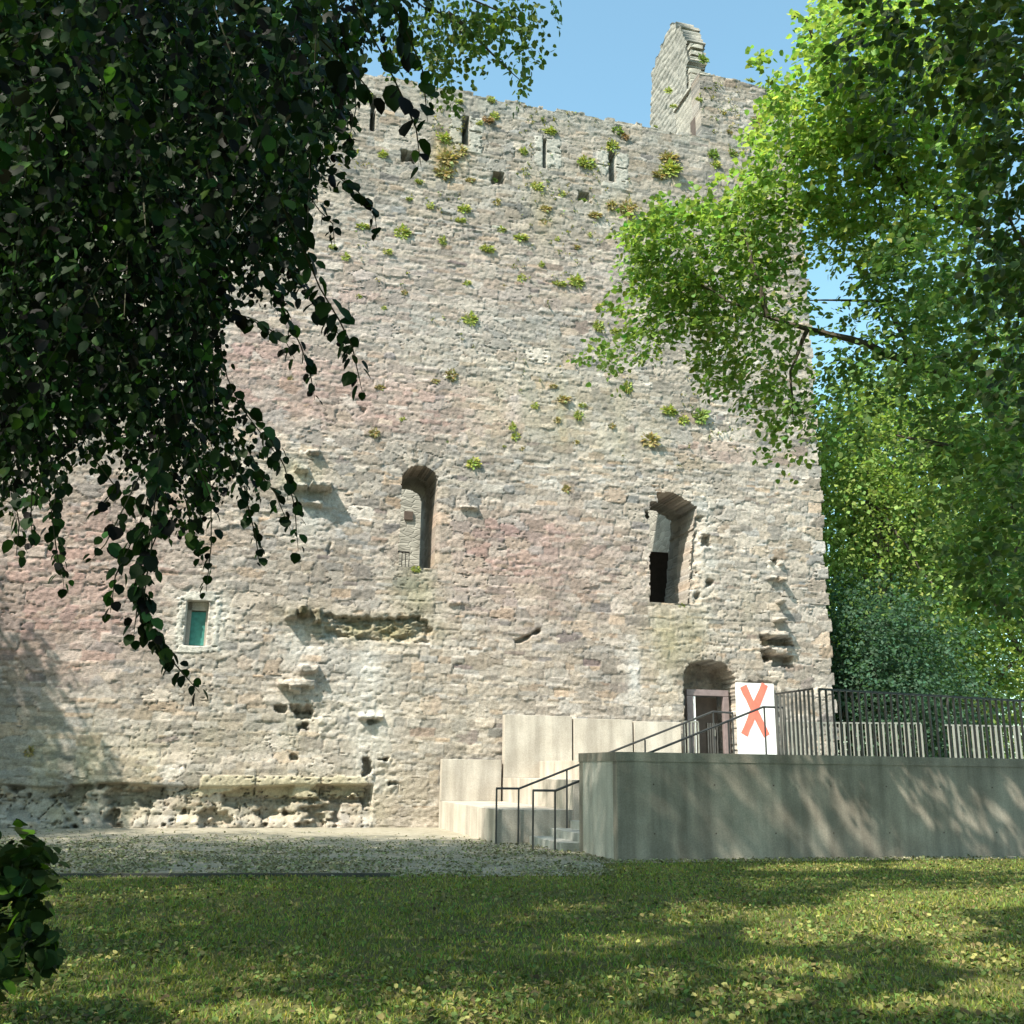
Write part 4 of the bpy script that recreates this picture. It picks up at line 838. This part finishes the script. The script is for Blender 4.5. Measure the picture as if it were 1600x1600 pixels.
A_lay = [
 ([(1110, 400, 110, 85, 150), (1195, 360, 70, 70, 70), (1040, 370, 60, 35, 36), (1180, 470, 85, 60, 70), (1060, 480, 75, 45, 50), (1000, 540, 60, 18, 14), (950, 566, 30, 8, 5), (1190, 560, 55, 80, 60), (1240, 640, 36, 55, 24), (1236, 695, 8, 18, 4), (1130, 570, 30, 40, 16), (1200, 330, 60, 30, 30)], 17.2, 19.0, 12, .55, .096, (.205, .30, .085), T_SIX, F_SIX),
 ([(1330, 80, 60, 90, 70), (1300, 180, 70, 55, 60), (1240, 160, 40, 18, 12), (1212, 108, 16, 9, 5), (1240, 250, 60, 40, 40), (1180, 290, 45, 22, 20), (1400, 280, 140, 100, 210), (1340, 350, 90, 60, 90), (1450, 180, 130, 120, 190), (1400, 60, 110, 90, 120), (1230, 220, 40, 40, 22)], 17.0, 20.0, 12, .5, .098, BR, T_SIX, F_SIX),
 ([(1480, 420, 120, 60, 60), (1400, 420, 60, 50, 30), (1500, 520, 130, 70, 80), (1420, 560, 90, 50, 50), (1340, 560, 50, 60, 32), (1320, 630, 60, 70, 70), (1410, 650, 110, 60, 60), (1540, 680, 100, 90, 90), (1560, 800, 80, 120, 100), (1500, 880, 60, 80, 30), (1390, 480, 50, 16, 8)], 15.5, 19.5, 12, .55, .098, MID, T_SIX, F_SIX)]
A_b = [([(1720, 640, 19.0), (1580, 620, 18.6), (1440, 572, 18.2), (1330, 530, 18.0), (1262, 514, 17.8), (1200, 495, 17.7), (1130, 468, 17.7)], .11), ([(1130, 468, 17.7), (1090, 440, 17.6), (1060, 400, 17.6)], .045), ([(1200, 495, 17.7), (1175, 410, 17.8), (1160, 350, 17.9)], .05), ([(1440, 572, 18.2), (1380, 470, 18), (1250, 470, 18)], .05),
 ([(1720, 500, 19), (1560, 380, 18.6), (1420, 300, 18.2), (1330, 230, 18), (1225, 245, 17.9)], .09), ([(1420, 300, 18.2), (1350, 180, 18), (1290, 110, 18), (1258, 30, 18), (1240, 25, 18)], .07), ([(1720, 420, 19), (1600, 180, 18.6), (1500, 60, 18.3)], .12), ([(1262, 514, 17.8), (1235, 580, 17.8), (1240, 660, 17.8)], .04), ([(1640, 660, 18.5), (1500, 700, 18), (1400, 680, 18)], .12)]
px_tree('lime_tree', 'bright green lime tree reaching from the right across the keep corner', (12.4, 17.2, 0), A_lay, A_b, 81, dens=2.0)
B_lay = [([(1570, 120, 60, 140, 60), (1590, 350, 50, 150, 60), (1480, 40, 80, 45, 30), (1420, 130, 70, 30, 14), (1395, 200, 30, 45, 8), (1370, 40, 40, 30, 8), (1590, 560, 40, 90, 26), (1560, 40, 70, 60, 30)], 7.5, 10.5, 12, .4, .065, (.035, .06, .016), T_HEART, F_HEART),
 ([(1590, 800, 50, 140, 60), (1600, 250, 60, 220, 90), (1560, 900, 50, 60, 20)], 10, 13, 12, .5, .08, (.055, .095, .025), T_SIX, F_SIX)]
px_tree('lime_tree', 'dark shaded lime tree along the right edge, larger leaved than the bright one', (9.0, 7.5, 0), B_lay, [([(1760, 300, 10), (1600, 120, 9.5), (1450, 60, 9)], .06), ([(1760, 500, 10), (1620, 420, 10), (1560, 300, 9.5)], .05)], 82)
# trees beyond the keep
def far_tree(name, label, px, d, cz_, rx, n, per, leaf, col, seed, clump=1.6, tr=.35, py=1190):
    g_ = ray(px, 1200); g_ = g_/np.linalg.norm(g_[:2]); b = np.array([g_[0]*d, g_[1]*d, 0]); ko = lambda P: ((P-P0)@EU < 12.6) & ((P-P0)@NV > -19.5)
    return crown_tree(name, label, 'tree', b, tr, (b[0], b[1], cz_), rx, n, per, leaf, col, M_LEAFB, seed, 'trees beyond the keep', clump=clump, keepout=ko)
far_tree('leafy_tree', 'yellow-green sunlit tree directly beyond the keep corner', 1392, 38.5, 11.0, (3.4, 3.2, 4.2), 150, 144, .16, (.22, .30, .085), 91)
far_tree('dark_conifer', 'dark blue-green bushy evergreen low beside the keep corner', 1376, 36.6, 4.0, (2.6, 2.2, 4.1), 190, 192, .13, (.07, .13, .085), 92, 1.2)
far_tree('leafy_tree', 'tall pale green tree seen in the gap right of the dark evergreen', 1465, 56, 12, (5.5, 5, 9), 120, 144, .22, (.16, .24, .08), 93)
far_tree('leafy_tree', 'light yellow-green tree low at the right edge beyond the railing', 1520, 44, 5.0, (5.0, 4.5, 5.0), 150, 144, .17, (.23, .31, .09), 94)
far_tree('leafy_tree', 'tall mid-green tree at the right edge, behind the railing and the lime', 1640, 44, 14, (7, 5, 9), 190, 144, .21, (.12, .18, .05), 95)
far_tree('leafy_tree', 'deep green tree behind the others, right of the keep corner', 1420, 66, 12, (8, 5, 11), 200, 144, .26, (.10, .155, .05), 96, 2.0)
# undergrowth behind the railing
rng = np.random.default_rng(97); n = 900; x = rng.uniform(14, 34, n); y = rng.uniform(42, 50, n); cen = np.stack([x, y, rng.uniform(0, 2.6, n)*(.6+.4*np.sin(x*1.3))], -1); P, D, Nn, sz = spray_leaves(cen, rng.normal(0, .5, cen.shape)+np.array([0, -.4, .5]), 14, np.full(n, .9), .14, rng)
o = leaf_mesh('hedge', P, D, Nn, sz, rcol(len(P), (.05, .085, .03), .25, .15, rng), T_FOLD, F_FOLD, M_LEAFB, kind=None); tag(o, 'low dark green hedge behind the platform railings, beyond the keep corner', 'hedge')

# ------------------------------------------------------------------ shrub in the lower left corner
sb = np.array([-3.6, 7.2, 0]); shrub = empty('leafy_shrub', sb, 'dark leafy shrub in the lower left corner on the lawn', 'shrub')
rng = np.random.default_rng(99); cen = []
for px, py, rx, ry, n in ((10, 1340, 35, 40, 16), (30, 1400, 35, 50, 18), (10, 1460, 45, 60, 22), (45, 1370, 25, 50, 8), (50, 1310, 20, 14, 2), (-40, 1400, 60, 110, 30), (66, 1430, 14, 30, 4), (20, 1500, 30, 25, 6)):
    for _ in range(n): cen.append(at(px+rng.uniform(-1, 1)*rx, py+rng.uniform(-1, 1)*ry, rng.uniform(6.6, 7.6)))
cen = np.array(cen); P, D, Nn, sz = spray_leaves(cen, rng.normal(0, .6, cen.shape), 8, np.full(len(cen), .17), .085, rng, droop=.3, width=.5); m = P[:, 2] > .02
P, D, Nn, sz = P[m], D[m], Nn[m], sz[m]; c = rcol(len(P), (.018, .034, .01), .3, .15, rng); c[rng.random(len(P)) < .05] = (.07, .15, .015)
xx, yy = proj(P); bigk = np.argsort(-(sz/((P-CAMP)@F0))*((xx > 0) & (xx < 100)))[:60]; bm_ = np.zeros(len(P), bool); bm_[bigk] = True
leaf_mesh('foliage', P[~bm_], D[~bm_], Nn[~bm_], sz[~bm_], c[~bm_], T_HEART, F_HEART, M_LEAF, shrub, origin=sb)
for k in bigk: leaf_mesh('leaf', P[k:k+1], D[k:k+1], Nn[k:k+1], sz[k:k+1], c[k:k+1], T_HEART, F_HEART, M_LEAF, shrub, None, sb)
for j in range(9):
    mb = MB(); mb.tube([p-sb for p in limb_pts(sb+np.array([rng.normal(0, .1), rng.normal(0, .1), 0]), cen[rng.integers(len(cen))], rng, .1, .05, 5)], [.009, .007, .006, .004, .002], 5)
    me = bpy.data.meshes.new('stem'); me.from_pydata(mb.v, [], mb.f); me.materials.append(M_TWIG); o = bpy.data.objects.new('stem', me); sc.collection.objects.link(o); o.parent = shrub

# ------------------------------------------------------------------ weeds rooted in the wall
YG, OC, GR, RD = (.30, .335, .085), (.30, .25, .11), (.18, .25, .06), (.28, .18, .095)
plants = [(598, 240, 22, 0), (575, 148, 18, 2), (545, 210, 12, 0), (695, 215, 24, 0), (700, 245, 32, 1), (693, 268, 26, 1), (720, 235, 20, 1), (715, 158, 18, 0), (768, 155, 16, 0), (762, 187, 20, 3), (772, 180, 16, 0), (748, 192, 14, 0), (818, 235, 16, 0), (775, 278, 10, 2), (655, 283, 14, 0), (628, 360, 28, 0), (567, 352, 20, 0), (605, 392, 18, 0), (540, 400, 14, 0),
 (725, 325, 24, 0), (720, 343, 18, 0), (782, 357, 16, 0), (813, 370, 24, 0), (762, 388, 22, 0), (692, 375, 16, 0), (640, 310, 12, 0), (672, 320, 14, 0), (776, 315, 14, 1), (735, 280, 14, 1), (840, 290, 20, 0), (860, 203, 24, 0), (850, 186, 12, 2), (917, 253, 30, 0), (965, 203, 26, 2), (957, 226, 26, 0), (975, 212, 16, 3), (1045, 262, 40, 0), (1045, 245, 34, 1), (1030, 272, 24, 1), (912, 310, 14, 2), (930, 335, 20, 1), (980, 325, 30, 1), (955, 320, 22, 1), (852, 325, 18, 1), (850, 345, 14, 1),
 (845, 412, 14, 0), (815, 433, 14, 0), (875, 442, 22, 0), (900, 438, 24, 0), (935, 478, 12, 0), (935, 508, 22, 0), (960, 516, 18, 0), (900, 385, 16, 1), (920, 366, 12, 0), (990, 345, 14, 1), (878, 302, 12, 0), (1098, 92, 24, 2), (1045, 140, 14, 0), (1052, 165, 12, 0), (1092, 155, 14, 0), (1185, 190, 32, 1), (1195, 175, 22, 0), (1140, 205, 14, 1), (1115, 240, 22, 2), (1118, 256, 22, 0), (1146, 238, 16, 2), (1172, 125, 16, 0), (1130, 175, 12, 1), (1025, 197, 8, 0),
 (735, 496, 22, 0), (730, 441, 12, 0), (632, 456, 12, 1), (560, 462, 10, 0), (595, 604, 16, 1), (585, 676, 14, 1), (630, 655, 10, 0), (680, 595, 12, 1), (705, 585, 20, 1), (800, 665, 14, 0), (806, 680, 14, 0), (835, 632, 14, 0), (865, 602, 14, 1), (880, 622, 22, 1), (905, 648, 18, 0), (870, 655, 14, 1), (910, 632, 14, 0), (955, 665, 14, 1), (1045, 640, 26, 0), (1068, 655, 18, 0), (1093, 648, 26, 2), (1015, 686, 28, 1), (740, 722, 22, 0), (788, 697, 8, 0), (815, 700, 10, 1), (885, 762, 14, 1), (980, 604, 22, 0), (46, 1172, 14, 1), (600, 480, 10, 0), (520, 385, 12, 0), (700, 690, 8, 2), (455, 590, 12, 1), (650, 888, 12, 0), (1065, 945, 10, 0), (790, 445, 8, 1), (870, 372, 10, 0), (900, 690, 12, 1), (660, 560, 10, 1)]
cols_ = [YG, OC, GR, RD]; cname = ['yellow-green', 'straw-brown', 'fresh green', 'rusty']
rng = np.random.default_rng(111); weed_me = {}
for st in range(4):
    for vv in range(3):
        n = 190; a = rng.uniform(0, 2*math.pi, n); el = rng.uniform(-.9, 1.0, n); ou = rng.uniform(.25, 1, n)     # local axes: x along the wall, y out of it, z up
        D = np.stack([np.cos(a)*.9, -ou*.9, np.sin(a)*.5+el*.5-.1], -1); P = unit(D)*rng.uniform(0, .55, (n, 1)); P[:, 1] = -np.abs(P[:, 1]); Nn = rng.normal(0, .5, (n, 3))+np.array([0, -.6, .8])
        V, t = leaf_arrays(P, D, Nn, rng.uniform(.13, .34, n), T_SIX*np.array([1, .8, 1]), F_SIX); c = rcol(n, cols_[st], .2, .15, rng)
        weed_me[st, vv] = mesh_np('wall_weed', V, tris=t, mat=M_WEED, col=np.repeat(c, len(T_SIX), 0))
Wgrid = Wd
def wall_off(u, z):
    j = min(max(int((z-Z_A)/DU), 0), NZ-1); i = min(max(int((u-U_A)/DU), 0), NU-1); return max(float(Wgrid[j, i]), -.1)
marks = [('the leftmost slit', 583, 175), ('the tall pale slit', 728, 205), ('the slit nearest the turret', 957, 260), ('the turret', 1120, 120), ('the arched window', 653, 800), ('the square-cut window', 1050, 860), ('the middle narrow slit', 852, 240), ('the square putlog hole', 780, 277), ('the bright tree tips', 1000, 480), ('the pink stone band', 620, 640)]
used = {}
# moss and tiny seedlings too small to tell apart, in the joints of the upper wall
rng = np.random.default_rng(113); jj, ii = rng.integers(20, NZ-2, 90000), rng.integers(10, NU-10, 90000); uu_, zz_ = us[ii], zs[jj]
pr = .9*sstep(19.5, 22.5, zz_)+.45*sstep(14, 18, zz_)+.35*np.exp(-((zz_-13)/1.2)**2)*(uu_ > 0)
ok = (EDG[jj, ii] < .12) & ~HOLE[jj, ii] & (rng.random(90000) < pr*sstep(-.05, .5, fbm(uu_, zz_, 1.4, 801, 4))) ; uu_, zz_, ww_ = uu_[ok], zz_[ok], Wd[jj, ii][ok]
P = P0+EU*uu_[:, None]+NV*(ww_+.01)[:, None]; P[:, 2] = zz_; P = np.repeat(P, 5, 0)+rng.normal(0, .035, (len(P)*5, 3)); n = len(P)
D = rng.normal(0, .6, (n, 3))+NV*.7; o = leaf_mesh('moss', P, D, rng.normal(0, .5, (n, 3))+np.array([0, 0, .7]), rng.uniform(.03, .075, n), rcol(n, (.22, .225, .085), .25, .2, rng), T_SIX, F_SIX, M_WEED, None); tag(o, 'moss and tiny seedlings in the joints high on the keep wall', 'moss', kind='stuff')
for i, (px, py, r_, st) in enumerate(plants):
    if 1018 < px < 1060 and py < 195: u_, z_ = UF-.0, None
    u_, z_ = uz(px, py); vo_ = wall_off(u_, z_)
    if py < 100: u_, z_, vo_ = *uz(px, py, -1.2), -1.2
    o = bpy.data.objects.new('wall_weed', weed_me[st, i % 3]); sc.collection.objects.link(o); k = r_/1600*31*.8
    o.scale = (k*rng.uniform(.9, 1.25), k*.5, k*rng.uniform(.6, 1.35)); o.location = W(u_, vo_-.02, z_-k*.1); o.rotation_euler = (0, 0, TH+rng.uniform(-.3, .3))
    mk = min(marks, key=lambda q: (q[1]-px)**2+(q[2]-py)**2); dx, dy = px-mk[1], py-mk[2]
    rel = ('above' if dy < 0 else 'below') if abs(dy) > abs(dx) else ('left of' if dx < 0 else 'right of')
    far_ = math.hypot(dx, dy); sz_ = 'large' if r_ > 27 else 'bushy' if r_ > 19 else 'small' if r_ > 12 else 'tiny'
    lb = f"{sz_} {cname[st]} weed, {'just' if far_ < 55 else 'well' if far_ > 130 else 'not far'} {rel} {mk[0]}"
    used.setdefault(lb, []).append((px, o))

for lb, lst in used.items():
    lst.sort(key=lambda q: q[0]); k = len(lst)
    names_ = [''] if k == 1 else [', the left one', ', the right one'] if k == 2 else [', the leftmost', ', the middle one', ', the rightmost'] if k == 3 else [', the leftmost']+[f', the {w_} from left' for w_ in ('second', 'third', 'fourth', 'fifth', 'sixth', 'seventh')[:k-2]]+[', the rightmost']
    for nm_, (px, o) in zip(names_, lst): tag(o, lb+nm_, 'wall plant', 'weeds growing from the keep wall')
# ------------------------------------------------------------------ grass and litter
rng = np.random.default_rng(121)
def lawn_pts(n, ylo, yhi, pw=1.0):
    y = ylo+(yhi-ylo)*rng.random(n)**pw; x = (rng.random(n)*2-1)*(y*.56+.6); return x, y
xs_, ys_ = lawn_pts(150000, 6.2, 20.5, 1.35); m = ys_ < np.where(xs_ > 1.6, 18.3+.262*(xs_-1.6), lawn_edge(xs_)-.02)+np.where(xs_ > -1.7, .5, .03)*np.abs(rng.normal(size=len(xs_))); xs_, ys_ = xs_[m], ys_[m]
den = .5+.6*fbm(xs_, ys_, .7, 601, 4); m = rng.random(len(xs_)) < np.clip(den+.35, .15, 1); xs_, ys_ = xs_[m], ys_[m]; n = len(xs_)
zb = gz(xs_, ys_); a = rng.uniform(0, 2*math.pi, n); h = rng.uniform(.018, .048, n)*(1+.4*fbm(xs_, ys_, .5, 611, 2)); wdt = rng.uniform(.0025, .005, n)*(1+.06*ys_); ln = rng.normal(0, .55, (n, 2))*h[:, None]
b0 = np.stack([xs_-np.cos(a)*wdt, ys_-np.sin(a)*wdt, zb], -1); b1 = np.stack([xs_+np.cos(a)*wdt, ys_+np.sin(a)*wdt, zb], -1); m0 = (b0+b1)/2; m0[:, :2] += ln*.35; m0[:, 2] += h*.6
t0 = (b0+b1)/2; t0[:, :2] += ln*1.1; t0[:, 2] += h; l0 = m0+(b0-b1)*.35; l1 = m0-(b0-b1)*.35
V = np.stack([b0, b1, l1, l0, t0], 1).reshape(-1, 3); k5 = (np.arange(n)*5)[:, None]
gc = rcol(n, (.18, .225, .045), .28, .24, rng)*(1+.35*fbm(xs_, ys_, .9, 641, 3))[:, None]; dry = rng.random(n) < .2; gc[dry] = rcol(int(dry.sum()), (.26, .23, .10), .2, .1, rng)
me = mesh_np('grass', V, quads=np.array([[0, 1, 2, 3]])+k5, tris=np.array([[3, 2, 4]])+k5, mat=M_GRASS, col=np.repeat(gc, 5, 0)); tag(link('grass', me), 'short green lawn grass in dappled shade', 'grass', kind='stuff')
def litter(name, label, n, ylo, yhi, cond, cols, smin, smax, zo, seed, pw=1.2):
    rng = np.random.default_rng(seed); y = ylo+(yhi-ylo)*rng.random(n)**pw; x = (rng.random(n)*2-1)*(y*.58+.6); m = cond(x, y) & (rng.random(n) < np.clip(.55+1.3*fbm(x, y, 1.1, 901, 4), .12, 1)); x, y = x[m], y[m]; n = len(x)
    a = rng.uniform(0, 2*math.pi, n); D = np.stack([np.cos(a), np.sin(a), rng.normal(0, .35, n)], -1); Nn = np.array([0, 0, 1.])+rng.normal(0, .6, (n, 3)); P = np.stack([x, y, gz(x, y)+zo+rng.random(n)*.03], -1)
    cc = np.array(cols)[rng.integers(len(cols), size=n)]*(1+rng.normal(0, .2, (n, 1))); o = leaf_mesh(name, P, D, Nn, rng.uniform(smin, smax, n), np.clip(cc, .01, .6), T_SIX, F_SIX, M_LITTER, kind='stuff'); return tag(o, label, 'leaf litter')
L_COL = [(.24, .24, .08), (.20, .165, .065), (.09, .145, .035), (.22, .20, .07), (.10, .075, .035), (.11, .165, .045), (.085, .13, .035)]
pedge = lambda x: np.where(x > 1.6, np.maximum(lawn_edge(x), 18.35+.262*(x-1.6)), lawn_edge(x))
litter('fallen_leaves', 'fallen lime leaves scattered through the lawn grass', 44000, 6.2, 20, lambda x, y: y < pedge(x), L_COL, .016, .052, .01, 131, 1.3)
litter('leaf_litter', 'fallen leaves and debris thick on the shaded path', 110000, 14.5, 26, lambda x, y: (y > pedge(x)) & ((y < 20) | (RNG.random(len(y)) < np.clip((24.5-y)/5, .04, 1))) & (((np.stack([x, y, 0*x], -1)-P0)@EU < .9) | ((np.stack([x, y, 0*x], -1)-P0)@NV > 10.8)), [(.26, .25, .15), (.21, .22, .11), (.30, .275, .19), (.17, .20, .085), (.24, .22, .14), (.14, .13, .07)], .025, .06, .005, 132, 1.0)
